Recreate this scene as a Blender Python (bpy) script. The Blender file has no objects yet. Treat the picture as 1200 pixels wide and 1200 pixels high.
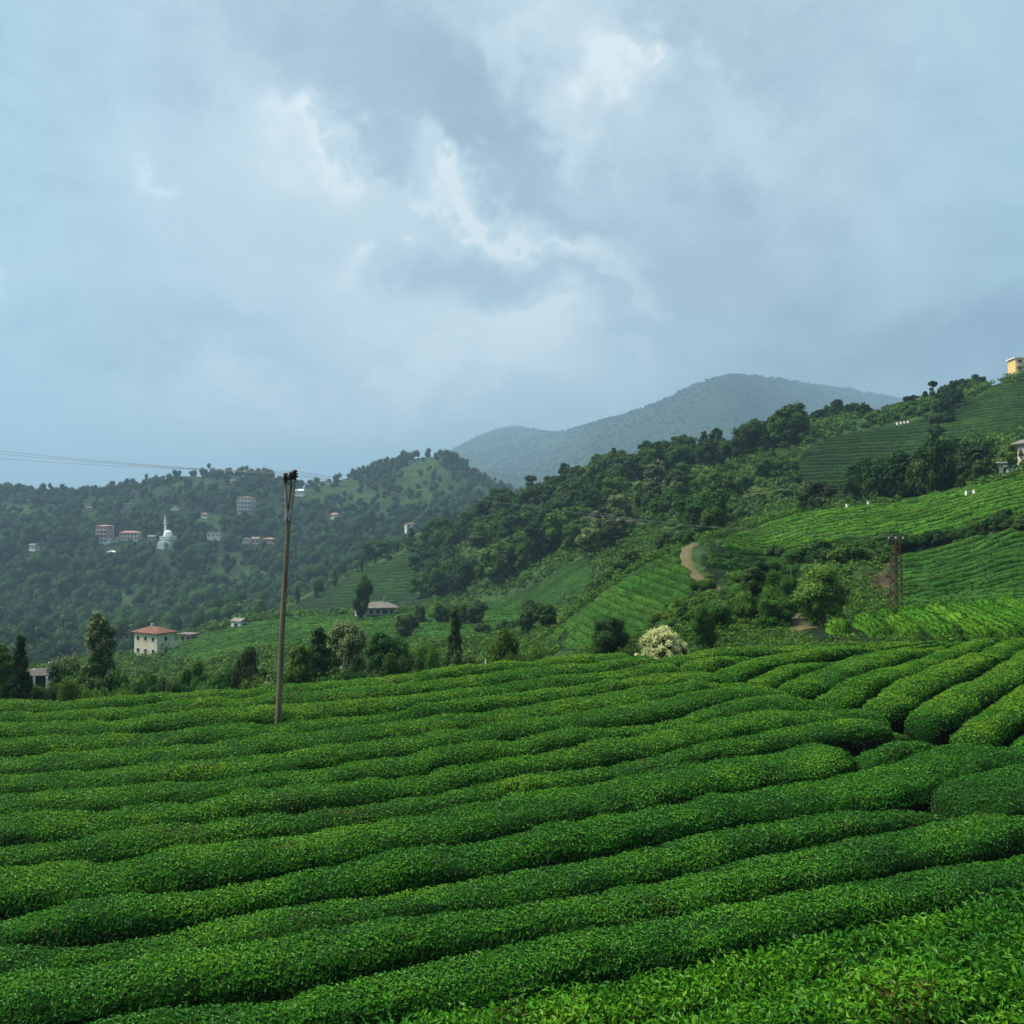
import bpy, math, random
import numpy as np

# ------------------------------------------------------------------ camera, light, exposure
S = bpy.context.scene
C = S.collection
F = 1152.6                       # focal length in units of the 1200 px wide photograph
cam = bpy.data.cameras.new('camera')
cam.lens = 18.0 * F / 600.0
cam.sensor_width = 36.0
cam.clip_start = 0.1
cam.clip_end = 30000.0
camo = bpy.data.objects.new('camera', cam)
camo.location = (0, 0, 0)
camo.rotation_euler = (math.radians(90), 0, 0)
C.objects.link(camo)
S.camera = camo

SUN_EL, SUN_AZ = math.radians(56), math.radians(-76)      # azimuth from +Y towards +X
sun = bpy.data.lights.new('sun', 'SUN')
sun.energy = 4.0
sun.angle = math.radians(50)
sun.color = (1.0, 0.93, 0.78)
suno = bpy.data.objects.new('sun', sun)
suno.rotation_euler = (math.radians(90) - SUN_EL, 0, math.pi - SUN_AZ)
C.objects.link(suno)
S.view_settings.view_transform = 'Standard'
S.view_settings.look = 'None'
S.view_settings.exposure = 1.15
S.view_settings.gamma = 1.0
S.render.engine = 'CYCLES'
cy = S.cycles
cy.max_bounces = 6; cy.diffuse_bounces = 3; cy.glossy_bounces = 2; cy.transmission_bounces = 3
cy.volume_bounces = 1; cy.transparent_max_bounces = 8
cy.use_denoising = True
try:
    cy.denoiser = 'OPENIMAGEDENOISE'
    cy.denoising_input_passes = 'RGB_ALBEDO_NORMAL'
except Exception:
    pass


class NT:
    """small node helper"""
    def __init__(s, tree):
        s.t = tree; s.n = tree.nodes; s.l = tree.links
    def new(s, kind, **kw):
        n = s.n.new(kind)
        for k, v in kw.items():
            setattr(n, k, v)
        return n
    def put(s, sock, v):
        if isinstance(v, bpy.types.NodeSocket):
            s.l.new(v, sock)
        else:
            sock.default_value = v
    def math(s, op, a, b=0.0, c=None, clamp=False):
        n = s.new('ShaderNodeMath', operation=op); n.use_clamp = clamp
        s.put(n.inputs[0], a); s.put(n.inputs[1], b)
        if c is not None: s.put(n.inputs[2], c)
        return n.outputs[0]
    def vmath(s, op, a, b=(0, 0, 0)):
        n = s.new('ShaderNodeVectorMath', operation=op)
        s.put(n.inputs[0], a); s.put(n.inputs[1], b)
        return n.outputs[0]
    def noise(s, vec, scale, detail=4.0, rough=0.55, dist=0.0):
        n = s.new('ShaderNodeTexNoise')
        if vec is not None: s.l.new(vec, n.inputs['Vector'])
        n.inputs['Scale'].default_value = scale; n.inputs['Detail'].default_value = detail
        n.inputs['Roughness'].default_value = rough; n.inputs['Distortion'].default_value = dist
        return n
    def ramp(s, fac, stops):
        n = s.new('ShaderNodeValToRGB')
        e = n.color_ramp.elements
        while len(e) < len(stops): e.new(0.5)
        for el, (p, c) in zip(e, stops):
            el.position = p; el.color = (*c, 1) if len(c) == 3 else c
        s.l.new(fac, n.inputs[0])
        return n.outputs[0]
    def mix(s, fac, a, b, mode='MIX'):
        n = s.new('ShaderNodeMix', data_type='RGBA', blend_type=mode)
        s.put(n.inputs[0], fac)
        s.put(n.inputs[6], a); s.put(n.inputs[7], b)
        return n.outputs[2]
    def smooth(s, v, lo, hi, a=0.0, b=1.0):
        n = s.new('ShaderNodeMapRange', interpolation_type='SMOOTHSTEP')
        s.put(n.inputs[0], v)
        for i, q in zip((1, 2, 3, 4), (lo, hi, a, b)): n.inputs[i].default_value = q
        return n.outputs[0]


def build_world():
    w = bpy.data.worlds.new('World'); S.world = w; w.use_nodes = True
    T = NT(w.node_tree); T.n.clear()
    out = T.new('ShaderNodeOutputWorld'); bg = T.new('ShaderNodeBackground')
    bg.inputs['Strength'].default_value = 0.1
    T.l.new(bg.outputs[0], out.inputs[0])
    sky = T.new('ShaderNodeTexSky', sky_type='NISHITA')
    sky.sun_disc = False
    sky.sun_elevation = SUN_EL; sky.sun_rotation = SUN_AZ
    co = T.new('ShaderNodeTexCoord').outputs['Generated']
    sep = T.new('ShaderNodeSeparateXYZ'); T.l.new(co, sep.inputs[0])
    x, y, z = sep.outputs
    az = T.math('ARCTAN2', x, y)
    el = T.math('ARCSINE', z)
    # cloud deck seen in perspective: rays meet a plane overhead
    zz = T.math('ADD', T.math('MAXIMUM', z, 0.0), 0.22)
    cmb = T.new('ShaderNodeCombineXYZ')
    T.l.new(T.math('DIVIDE', x, zz), cmb.inputs[0]); T.l.new(T.math('DIVIDE', y, zz), cmb.inputs[1])
    deck = cmb.outputs[0]
    n1 = T.noise(deck, 1.1, 7, 0.6, 0.6).outputs['Fac']
    n2 = T.noise(deck, 3.6, 8, 0.62, 0.4).outputs['Fac']
    n2b = T.noise(co, 13.0, 7, 0.65, 0.5).outputs['Fac']
    wv = T.noise(co, 4.5, 5, 0.6)
    wv2 = T.noise(co, 16.0, 5, 0.6)
    ae = T.new('ShaderNodeCombineXYZ'); T.l.new(az, ae.inputs[0]); T.l.new(el, ae.inputs[1])
    warp = T.vmath('ADD', T.vmath('MULTIPLY', T.vmath('SUBTRACT', wv.outputs['Color'], (.5, .5, .5)), (.30, .30, 0)),
                   T.vmath('MULTIPLY', T.vmath('SUBTRACT', wv2.outputs['Color'], (.5, .5, .5)), (.14, .14, 0)))
    aw = T.vmath('ADD', ae.outputs[0], warp)
    # lighter and darker parts of the cloud cover: (x, y of the sky, half sizes, turn, weight)
    parts = [(725, 100, 60, 38, -20, .50), (545, 225, 75, 26, 35, .42), (350, 190, 75, 40, 20, .26), (430, 300, 40, 60, 10, .22),
             (690, 290, 75, 22, 30, .20), (640, 395, 95, 45, 15, .26), (890, 135, 45, 45, 0, .18), (150, 160, 70, 40, 30, .14),
             (690, 30, 60, 40, -20, .16), (0, 290, 90, 60, 0, .14), (330, 500, 220, 50, 0, .20), (560, 430, 160, 50, 0, .14), (530, 400, 150, 70, 10, .20), (400, 500, 200, 35, 0, .16), (620, 470, 90, 30, 0, .14), (330, 300, 140, 90, 20, .12), (60, 60, 200, 160, 0, .06), (480, 212, 32, 16, 30, .26), (590, 262, 42, 13, 25, .30), (665, 278, 36, 12, 20, .24), (520, 192, 24, 13, 30, .22), (372, 165, 34, 16, 15, .24), (705, 312, 44, 13, 20, .20), (150, 158, 26, 12, 10, .20), (445, 297, 26, 10, 0, .22), (12, 305, 16, 8, 0, .30), (760, 70, 30, 14, -30, .26), (630, 60, 40, 18, -40, .16), (620, 380, 40, 14, 10, .18), (560, 440, 50, 14, 10, .14), (250, 470, 90, 18, 5, .14), (470, 470, 60, 16, 0, .14),
             (420, 70, 150, 55, 32, -.22), (600, 170, 95, 30, 35, -.16), (930, 330, 270, 90, 5, -.14), (250, 410, 190, 60, 0, -.06),
             (560, 330, 90, 28, 12, -.16), (1080, 420, 180, 50, 0, -.22),  (880, 20, 150, 60, 20, -.04), (1150, 120, 160, 160, 0, .10), (1130, 300, 90, 60, 0, .04)]
    tot = None
    for (u, v, a, b, rot, wt) in parts:
        d = np.array([(u - 600) / F, 1.0, (600 - v) / F]); d /= np.linalg.norm(d)
        m = T.new('ShaderNodeMapping', vector_type='TEXTURE')
        m.inputs['Location'].default_value = (math.atan2(d[0], d[1]), math.asin(d[2]), 0)
        m.inputs['Rotation'].default_value = (0, 0, -math.radians(rot))
        m.inputs['Scale'].default_value = (a / F * 1.5, b / F * 1.5, 1)
        T.l.new(aw, m.inputs['Vector'])
        g = T.smooth(T.vmath_len(m.outputs[0]) if hasattr(T, 'vmath_len') else length(T, m.outputs[0]), 0.0, 1.25, wt * 1.35, 0.0)
        tot = g if tot is None else T.math('ADD', tot, g)
    v = T.math('ADD', tot, 0.40)
    v = T.math('ADD', v, T.math('MULTIPLY', T.math('SUBTRACT', n1, 0.5), 0.42))
    v = T.math('ADD', v, T.math('MULTIPLY', T.math('SUBTRACT', n2, 0.5), 0.40))
    v = T.math('ADD', v, T.math('MULTIPLY', T.math('SUBTRACT', n2b, 0.5), 0.42))
    n3 = T.noise(T.vmath('ADD', co, T.vmath('MULTIPLY', warp, (1.2, 1.2, 1.2))), 30.0, 8, 0.66, 1.2).outputs['Fac']
    v = T.math('ADD', v, T.math('MULTIPLY', T.math('SUBTRACT', n3, 0.5), 0.20))
    col = T.ramp(v, [(0.05, (1.9, 2.9, 3.95)), (0.30, (2.55, 3.85, 4.95)), (0.50, (3.25, 4.85, 5.9)), (0.72, (3.75, 5.3, 6.15)), (1.0, (4.9, 6.4, 7.1))])
    # the deck thins a little towards the sides of the valley: bluer there
    side = T.smooth(T.math('ABSOLUTE', az), 0.22, 0.55)
    col = T.mix(T.math('MULTIPLY', side, 0.75), col, T.mix(1.0, col, (0.66, .86, .92, 1), 'MULTIPLY'))
    col = T.mix(1.0, col, (.80, .665, .60, 1), 'MULTIPLY')
    back = T.smooth(y, -0.55, 0.25, 0.58, 1.0)      # unseen sky behind the viewer, dimmed to darken hedge sides facing the camera
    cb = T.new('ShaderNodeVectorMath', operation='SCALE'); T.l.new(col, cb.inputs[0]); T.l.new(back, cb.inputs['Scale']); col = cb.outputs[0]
    col = T.mix(0.06, col, sky.outputs[0])
    # below the horizon the ground is never reached by the camera; keep a dim grey
    low = T.smooth(z, -0.12, -0.01)
    col = T.mix(low, (0.9, 1.2, 1.3, 1), col)
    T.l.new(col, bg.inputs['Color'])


def length(T, v):
    n = T.new('ShaderNodeVectorMath', operation='LENGTH')
    T.l.new(v, n.inputs[0])
    return n.outputs['Value']


build_world()

# ------------------------------------------------------------------ helpers
rng = np.random.default_rng(11)
random.seed(5)


def tag(o, label=None, cat=None, group=None, kind=None):
    if label: o['label'] = label
    if cat: o['category'] = cat
    if group: o['group'] = group
    if kind: o['kind'] = kind
    return o


def empty(name, loc, rz=0.0):
    o = bpy.data.objects.new(name, None)
    o.empty_display_size = 0.5
    o.location = loc; o.rotation_euler = (0, 0, rz)
    C.objects.link(o)
    return o


def link(name, me, parent=None, loc=(0, 0, 0)):
    o = bpy.data.objects.new(name, me)
    o.location = loc
    if parent is not None: o.parent = parent
    C.objects.link(o)
    return o


def np_mesh(name, verts, quads=None, tris=None, mats=(), mat_idx=None, color=None, smooth=None):
    """mesh from numpy arrays; color = (n,3) per vertex, stored as the attribute 'tone'"""
    me = bpy.data.meshes.new(name)
    verts = np.asarray(verts, np.float32)
    nq = 0 if quads is None else len(quads)
    nt = 0 if tris is None else len(tris)
    me.vertices.add(len(verts)); me.vertices.foreach_set('co', verts.ravel())
    loops = []
    if nq: loops.append(np.asarray(quads, np.int32).ravel())
    if nt: loops.append(np.asarray(tris, np.int32).ravel())
    lv = np.concatenate(loops)
    me.loops.add(len(lv)); me.loops.foreach_set('vertex_index', lv)
    starts = np.concatenate([np.arange(nq) * 4, nq * 4 + np.arange(nt) * 3]).astype(np.int32)
    me.polygons.add(nq + nt); me.polygons.foreach_set('loop_start', starts)
    if mat_idx is not None: me.polygons.foreach_set('material_index', np.asarray(mat_idx, np.int32))
    if smooth is not None: me.polygons.foreach_set('use_smooth', np.broadcast_to(np.asarray(smooth, bool), (nq + nt,)).copy())
    if color is not None:
        at = me.attributes.new('tone', 'FLOAT_COLOR', 'POINT')
        c4 = np.ones((len(verts), 4), np.float32); c4[:, :3] = color
        at.data.foreach_set('color', c4.ravel())
    for m in mats: me.materials.append(m)
    me.update(calc_edges=True)
    return me


def hash2(ix, iy, seed):
    h = (ix.astype(np.int64) * 374761393 + iy.astype(np.int64) * 668265263 + seed * 1442695041) & 0xffffffff
    h = ((h ^ (h >> 13)) * 1274126177) & 0xffffffff
    h = ((h ^ (h >> 16)) * 2246822519) & 0xffffffff
    return ((h ^ (h >> 15)) & 0xffffff) / float(0xffffff)


def vn(x, y, seed=0):
    """smooth value noise, -1..1"""
    x = np.asarray(x, float); y = np.asarray(y, float)
    x, y = np.broadcast_arrays(x, y)
    ix = np.floor(x); iy = np.floor(y); fx = x - ix; fy = y - iy
    fx = fx * fx * (3 - 2 * fx); fy = fy * fy * (3 - 2 * fy)
    a = hash2(ix, iy, seed); b = hash2(ix + 1, iy, seed); c = hash2(ix, iy + 1, seed); d = hash2(ix + 1, iy + 1, seed)
    return 2 * ((a * (1 - fx) + b * fx) * (1 - fy) + (c * (1 - fx) + d * fx) * fy) - 1


def fbm(x, y, seed=0, oct=4):
    t = 0; a = 1.0; s = 0
    for i in range(oct):
        t = t + a * vn(x * 2 ** i, y * 2 ** i, seed + 17 * i); s += a; a *= 0.5
    return t / s


def pchip(x, y, q):
    x = np.asarray(x, float); y = np.asarray(y, float)
    h = np.diff(x); d = np.diff(y) / h
    m = np.zeros_like(y)
    w1 = 2 * h[1:] + h[:-1]; w2 = h[1:] + 2 * h[:-1]
    ok = d[:-1] * d[1:] > 0
    with np.errstate(divide='ignore', invalid='ignore'):
        mm = (w1 + w2) / (w1 / d[:-1] + w2 / d[1:])
    m[1:-1] = np.where(ok, mm, 0)
    m[0] = d[0]; m[-1] = d[-1]
    i = np.clip(np.searchsorted(x, q) - 1, 0, len(x) - 2)
    t = np.clip((q - x[i]) / h[i], 0, 1)
    return ((2 * t**3 - 3 * t**2 + 1) * y[i] + (t**3 - 2 * t**2 + t) * h[i] * m[i] +
            (-2 * t**3 + 3 * t**2) * y[i + 1] + (t**3 - t**2) * h[i] * m[i + 1])


def in_poly(px, py, poly):
    px = np.asarray(px, float); py = np.asarray(py, float)
    r = np.zeros(np.broadcast(px, py).shape, bool)
    n = len(poly)
    for i in range(n):
        x0, y0 = poly[i]; x1, y1 = poly[(i + 1) % n]
        if y0 == y1: continue
        c = ((y0 > py) != (y1 > py)) & (px < (x1 - x0) * (py - y0) / (y1 - y0) + x0)
        r ^= c
    return r


# ------------------------------------------------------------------ materials
def mat(name):
    m = bpy.data.materials.new(name); m.use_nodes = True
    T = NT(m.node_tree); T.n.clear()
    out = T.new('ShaderNodeOutputMaterial'); p = T.new('ShaderNodeBsdfPrincipled')
    T.l.new(p.outputs[0], out.inputs[0])
    return m, T, p, out


def leaf_mat(name, gain=(1, 1, 1), rough=0.45, spec=0.35, trans=0.25, vary=0.25, hue=0.05, mottle=0.0, mscale=3.0):
    """foliage: colour of each leaf comes from the mesh, with a slight change from plant to plant"""
    m, T, p, out = mat(name)
    a = T.new('ShaderNodeAttribute', attribute_name='tone')
    oi = T.new('ShaderNodeObjectInfo')
    f = T.math('MULTIPLY_ADD', oi.outputs['Random'], vary * 2, 1 - vary)
    col = T.vmath('MULTIPLY', a.outputs['Color'], gain)
    cs = T.new('ShaderNodeVectorMath', operation='SCALE'); T.l.new(col, cs.inputs[0]); T.l.new(f, cs.inputs['Scale'])
    hs = T.new('ShaderNodeHueSaturation'); T.l.new(cs.outputs[0], hs.inputs['Color'])
    T.l.new(T.math('MULTIPLY_ADD', oi.outputs['Random'], -hue, 0.5 + hue * 0.4), hs.inputs['Hue'])
    T.l.new(hs.outputs[0], p.inputs['Base Color'])
    p.inputs['Roughness'].default_value = rough
    p.inputs['Specular IOR Level'].default_value = spec
    if mottle > 0:      # leaf clusters too small to model: broken colour and a rough surface
        gco = T.new('ShaderNodeTexCoord').outputs['Object']
        nz = T.noise(gco, mscale, 6, 0.7).outputs['Fac']
        ms = T.new('ShaderNodeVectorMath', operation='SCALE'); T.l.new(hs.outputs[0], ms.inputs[0])
        T.l.new(T.smooth(nz, .32, .70, 1 - mottle, 1 + mottle), ms.inputs['Scale'])
        T.l.new(ms.outputs[0], p.inputs['Base Color'])
        bp = T.new('ShaderNodeBump'); bp.inputs['Strength'].default_value = .7; bp.inputs['Distance'].default_value = .45 / mscale
        T.l.new(nz, bp.inputs['Height']); T.l.new(bp.outputs[0], p.inputs['Normal'])
    tr = T.new('ShaderNodeBsdfTranslucent'); T.l.new(hs.outputs[0], tr.inputs[0])
    mx = T.new('ShaderNodeMixShader'); mx.inputs[0].default_value = trans
    T.l.new(p.outputs[0], mx.inputs[1]); T.l.new(tr.outputs[0], mx.inputs[2])
    T.l.new(mx.outputs[0], out.inputs[0])
    return m


def ground_mat(name, scale, amount=0.5, bump=0.3):
    m, T, p, out = mat(name)
    a = T.new('ShaderNodeAttribute', attribute_name='tone')
    co = T.new('ShaderNodeTexCoord').outputs['Object']
    n = T.noise(co, scale, 8, 0.65).outputs['Fac']
    n2 = T.noise(co, scale * 0.12, 4, 0.6).outputs['Fac']
    f = T.math('ADD', T.smooth(n, 0.3, 0.7, 1 - amount, 1 + amount), T.math('MULTIPLY', T.math('SUBTRACT', n2, 0.5), 0.9))
    cs = T.new('ShaderNodeVectorMath', operation='SCALE'); T.l.new(a.outputs['Color'], cs.inputs[0]); T.l.new(f, cs.inputs['Scale'])
    T.l.new(cs.outputs[0], p.inputs['Base Color'])
    p.inputs['Roughness'].default_value = 0.9; p.inputs['Specular IOR Level'].default_value = 0.1
    b = T.new('ShaderNodeBump'); b.inputs['Strength'].default_value = bump; b.inputs['Distance'].default_value = 1.0 / scale
    T.l.new(n, b.inputs['Height']); T.l.new(b.outputs[0], p.inputs['Normal'])
    return m


def paint_mat(name, c, c2=None, scale=2.0, rough=0.7, streak=False, spec=0.3, metal=0.0):
    """weathered paint / plaster / wood: two colours mixed by noise"""
    m, T, p, out = mat(name)
    c2 = c2 or tuple(v * 0.65 for v in c)
    co = T.new('ShaderNodeTexCoord').outputs['Object']
    if streak:
        co = T.vmath('MULTIPLY', co, (6, 6, 0.5))
    n = T.noise(co, scale, 7, 0.65).outputs['Fac']
    col = T.mix(T.smooth(n, 0.35, 0.72), (*c, 1), (*c2, 1))
    T.l.new(col, p.inputs['Base Color'])
    p.inputs['Roughness'].default_value = rough; p.inputs['Specular IOR Level'].default_value = spec
    p.inputs['Metallic'].default_value = metal
    b = T.new('ShaderNodeBump'); b.inputs['Strength'].default_value = 0.25; b.inputs['Distance'].default_value = 0.02
    T.l.new(n, b.inputs['Height']); T.l.new(b.outputs[0], p.inputs['Normal'])
    return m


M = dict(
    tea=leaf_mat('tea_leaves', rough=0.42, spec=0.15, trans=0.18, vary=0.05, hue=0.012),
    teacore=leaf_mat('tea_twigs', rough=0.9, spec=0.05, trans=0.0, vary=0.05, hue=0.0),
    tearow=leaf_mat('tea_slope', rough=0.8, spec=0.04, trans=0.05, vary=0.12, hue=0.02, mottle=.6, mscale=3.5),
    canopy=leaf_mat('canopy', rough=0.8, spec=0.04, trans=0.05, vary=0.22, mottle=.6, mscale=.9),
    clump=leaf_mat('leaf_clumps', rough=0.8, spec=0.04, trans=0.05, vary=0.28, mottle=.6, mscale=22.0),
    leaf=leaf_mat('tree_leaves', rough=0.65, spec=0.12, trans=0.20, vary=0.28),
    bark=paint_mat('bark', (.09, .07, .05), (.045, .035, .025), 4, 0.9, True),
    soil=ground_mat('field_soil', 3.0, 0.5, 0.4),
    hill=ground_mat('hill_cover', 0.55, 0.45, 0.5),
    far=ground_mat('far_cover', 0.09, 0.5, 0.8),
    path=paint_mat('trodden_earth', (.105, .082, .034), (.060, .066, .022), 0.9, 0.95),
    wood=paint_mat('weathered_pole_wood', (.215, .165, .115), (.085, .065, .048), 1.4, 0.85, True),
    steel=paint_mat('galvanised_steel', (.30, .29, .27), (.18, .17, .15), 5, 0.5, False, 0.5, 0.3),
    porcelain=paint_mat('brown_porcelain', (.035, .013, .014), (.02, .008, .01), 5, 0.25, False, 0.5),
    rust=paint_mat('rusty_steel', (.095, .055, .035), (.05, .03, .02), 6, 0.85),
    wire=paint_mat('aluminium_wire', (.30, .31, .32), (.2, .2, .2), 5, 0.5),
    white=paint_mat('white_paint', (.85, .85, .82), (.6, .6, .57), 0.6),
    cream=paint_mat('cream_plaster', (.82, .76, .60), (.66, .58, .44), 0.5),
    yellow=paint_mat('yellow_plaster', (.75, .53, .20), (.66, .45, .17), 0.5),
    pink=paint_mat('pink_plaster', (.52, .30, .26), (.42, .24, .2), 0.5),
    palepink=paint_mat('pale_pink_plaster', (.62, .50, .47), (.50, .40, .38), 0.5),
    grey=paint_mat('grey_render', (.40, .40, .38), (.3, .3, .29), 0.5),
    pale=paint_mat('weathered_boards', (.52, .47, .40), (.30, .26, .21), 1.2, 0.85, True),
    mint=paint_mat('pale_mint_paint', (.66, .78, .74), (.56, .68, .66), 0.5),
    tile=paint_mat('red_roof_tiles', (.165, .068, .045), (.10, .045, .032), 0.9, 0.85),
    tile2=paint_mat('faded_pink_roof', (.34, .19, .16), (.26, .14, .12), 0.9, 0.85),
    tin=paint_mat('grey_tin_roof', (.15, .14, .125), (.10, .085, .07), 0.7, 0.6),
    glass=paint_mat('dark_window_glass', (.02, .025, .03), (.03, .035, .04), 1, 0.12, False, 0.5),
    door=paint_mat('brown_door', (.12, .07, .04), (.08, .05, .03), 2, 0.6),
    dark=paint_mat('dark_grey_boards', (.075, .072, .065), (.045, .043, .038), 2, 0.9),  # even dark grey-brown boards
    petal=leaf_mat('petals', rough=0.6, spec=0.2, trans=0.2, vary=0.05),
)

# ------------------------------------------------------------------ the lie of the land
PA, PB, PC = -6.0, 0.044, -0.0104          # tops of the near tea rows: z = PA + PB x + PC y
HEDGE = 0.80


def ztop(x, y): return PA + PB * x + PC * y


def unproject(u, v):
    """where the line of sight through a photograph point meets the level of the near hedge tops"""
    u = np.asarray(u, float); v = np.asarray(v, float)
    Y = PA * F / (600 - v - PB * (u - 600) - PC * F)
    return (u - 600) / F * Y, Y


CREST = [(-700, 850), (-200, 830), (0, 821), (150, 815), (300, 804), (450, 791), (600, 776), (675, 766), (760, 762), (830, 756),
         (900, 750.5), (1000, 748.5), (1100, 748), (1200, 747), (1600, 742), (1900, 740)]


def crest_y(u):
    v = np.interp(u, [c[0] for c in CREST], [c[1] for c in CREST])
    return unproject(u, v)[1] + 0.4


# depth and height-in-view of the ridges and dips, front to back, for columns of the view
FARL = [(1500, 625), (2400, 610), (3500, 600)]
COLS = {
    -700: [(60, 960), (95, 850), (150, 810), (260, 790), (400, 790), (450, 785), (500, 770), (560, 755), (640, 725), (850, 630), (1150, 560)] + FARL,
    -200: [(58, 960), (92, 820), (150, 802), (260, 790), (400, 795), (450, 788), (500, 774), (560, 762), (640, 732), (850, 636), (1150, 566)] + FARL,
    0: [(55, 950), (92, 806), (150, 802), (260, 790), (400, 798), (450, 788), (500, 776), (560, 766), (640, 738), (850, 640), (1150, 574)] + FARL,
    70: [(55, 945), (95, 812), (160, 802), (265, 786), (400, 795), (455, 784), (510, 772), (570, 761), (650, 733), (860, 638), (1150, 580)] + FARL,
    150: [(55, 935), (110, 826), (200, 800), (292, 769), (400, 787), (480, 775), (540, 760), (600, 750), (680, 725), (880, 635), (1150, 573)] + FARL,
    215: [(56, 930), (115, 820), (205, 788), (292, 750), (380, 775), (470, 768), (520, 756), (590, 748), (670, 722), (880, 636), (1150, 559)] + FARL,
    300: [(58, 925), (120, 813), (205, 770), (290, 729), (355, 752), (430, 742), (480, 730), (560, 738), (660, 712), (880, 640), (1150, 557)] + FARL,
    345: [(58, 920), (125, 808), (208, 762), (288, 724), (345, 738), (415, 720), (475, 704), (560, 728), (670, 700), (900, 632), (1170, 572), (1600, 610), (2400, 600), (3500, 580)],
    430: [(60, 905), (130, 798), (210, 752), (285, 722), (325, 731), (395, 714), (480, 664), (560, 700), (700, 668), (950, 610), (1250, 553), (1700, 600), (2400, 590), (3500, 560)],
    480: [(60, 895), (130, 793), (210, 748), (282, 719), (315, 726), (380, 706), (480, 641), (580, 685), (710, 655), (980, 600), (1290, 540), (1700, 590), (2500, 575), (3600, 548)],
    520: [(60, 888), (130, 788), (210, 744), (280, 716), (308, 722), (370, 700), (480, 622), (600, 660), (720, 640), (1000, 592), (1300, 536), (1700, 590), (3125, 570), (6000, 536)],
    560: [(61, 880), (130, 784), (205, 742), (268, 717), (285, 720), (315, 696), (450, 606), (610, 650), (740, 630), (1020, 592), (1320, 556), (1700, 590), (3250, 565), (6300, 516)],
    600: [(62, 870), (128, 779), (195, 743), (252, 717), (270, 718), (295, 690), (440, 590), (620, 640), (760, 625), (1050, 600), (1350, 577), (1700, 590), (3250, 562), (6500, 506)],
    645: [(62, 858), (94, 772), (116, 752), (150, 737), (225, 718), (272, 668), (430, 577), (620, 630), (760, 625), (1050, 605), (1350, 592), (1700, 595), (3000, 560), (5600, 510)],
    700: [(62, 848), (86, 766), (100, 738), (118, 701), (175, 714), (255, 648), (410, 563), (620, 622), (760, 620), (1050, 608), (1350, 598), (1600, 598), (2500, 568), (4000, 497)],
    760: [(60, 838), (82, 758), (98, 729), (124, 661), (150, 668), (235, 628), (390, 552), (620, 620), (760, 620), (1050, 608), (1350, 600), (1600, 600), (2500, 572), (3700, 478)],
    820: [(58, 828), (78, 751), (96, 715), (130, 634), (150, 637), (230, 600), (370, 541), (620, 620), (760, 620), (1050, 608), (1350, 602), (1600, 600), (2500, 575), (3600, 450)],
    860: [(57, 818), (76, 748), (95, 715), (138, 627), (160, 634), (230, 594), (355, 531), (620, 620), (760, 620), (1050, 608), (1350, 602), (1600, 600), (2500, 575), (3650, 438)],
    900: [(56, 810), (72, 746), (98, 713), (152, 612), (172, 622), (228, 588), (345, 522), (620, 620), (760, 620), (1050, 608), (1350, 602), (1600, 600), (2500, 575), (4100, 446)],
    960: [(54, 800), (68, 743), (94, 706), (150, 597), (170, 610), (228, 590), (335, 499), (620, 610), (760, 615), (1050, 608), (1350, 602), (1600, 600), (2500, 575), (4900, 456)],
    1050: [(53, 790), (66, 743), (90, 708), (146, 589), (168, 602), (230, 580), (330, 483), (620, 600), (760, 610), (1050, 608), (1350, 602), (1600, 600), (2875, 575), (6000, 472)],
    1120: [(53, 788), (65, 743), (88, 702), (144, 576), (166, 590), (230, 556), (330, 465), (620, 590), (760, 605), (1050, 608), (1350, 602), (1600, 600), (3250, 575), (6300, 482)],
    1200: [(53, 785), (64, 742), (85, 694), (142, 557), (164, 567), (230, 524), (330, 447), (620, 580), (760, 600), (1050, 605), (1350, 602), (1600, 600), (3500, 575), (6500, 480)],
    1600: [(53, 780), (64, 736), (85, 672), (140, 522), (162, 532), (230, 486), (330, 405), (620, 560), (760, 590), (1050, 600), (1350, 600), (1600, 600), (2500, 580), (6500, 500)],
    1900: [(53, 775), (64, 730), (85, 662), (140, 500), (162, 510), (230, 462), (330, 380), (620, 540), (760, 580), (1050, 600), (1350, 600), (1600, 600), (2500, 580), (6500, 510)],
}
UG = np.linspace(-700, 1900, 651)
YG = np.concatenate([np.arange(-60, 30, 6.0), np.geomspace(30, 17000, 700)])


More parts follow.
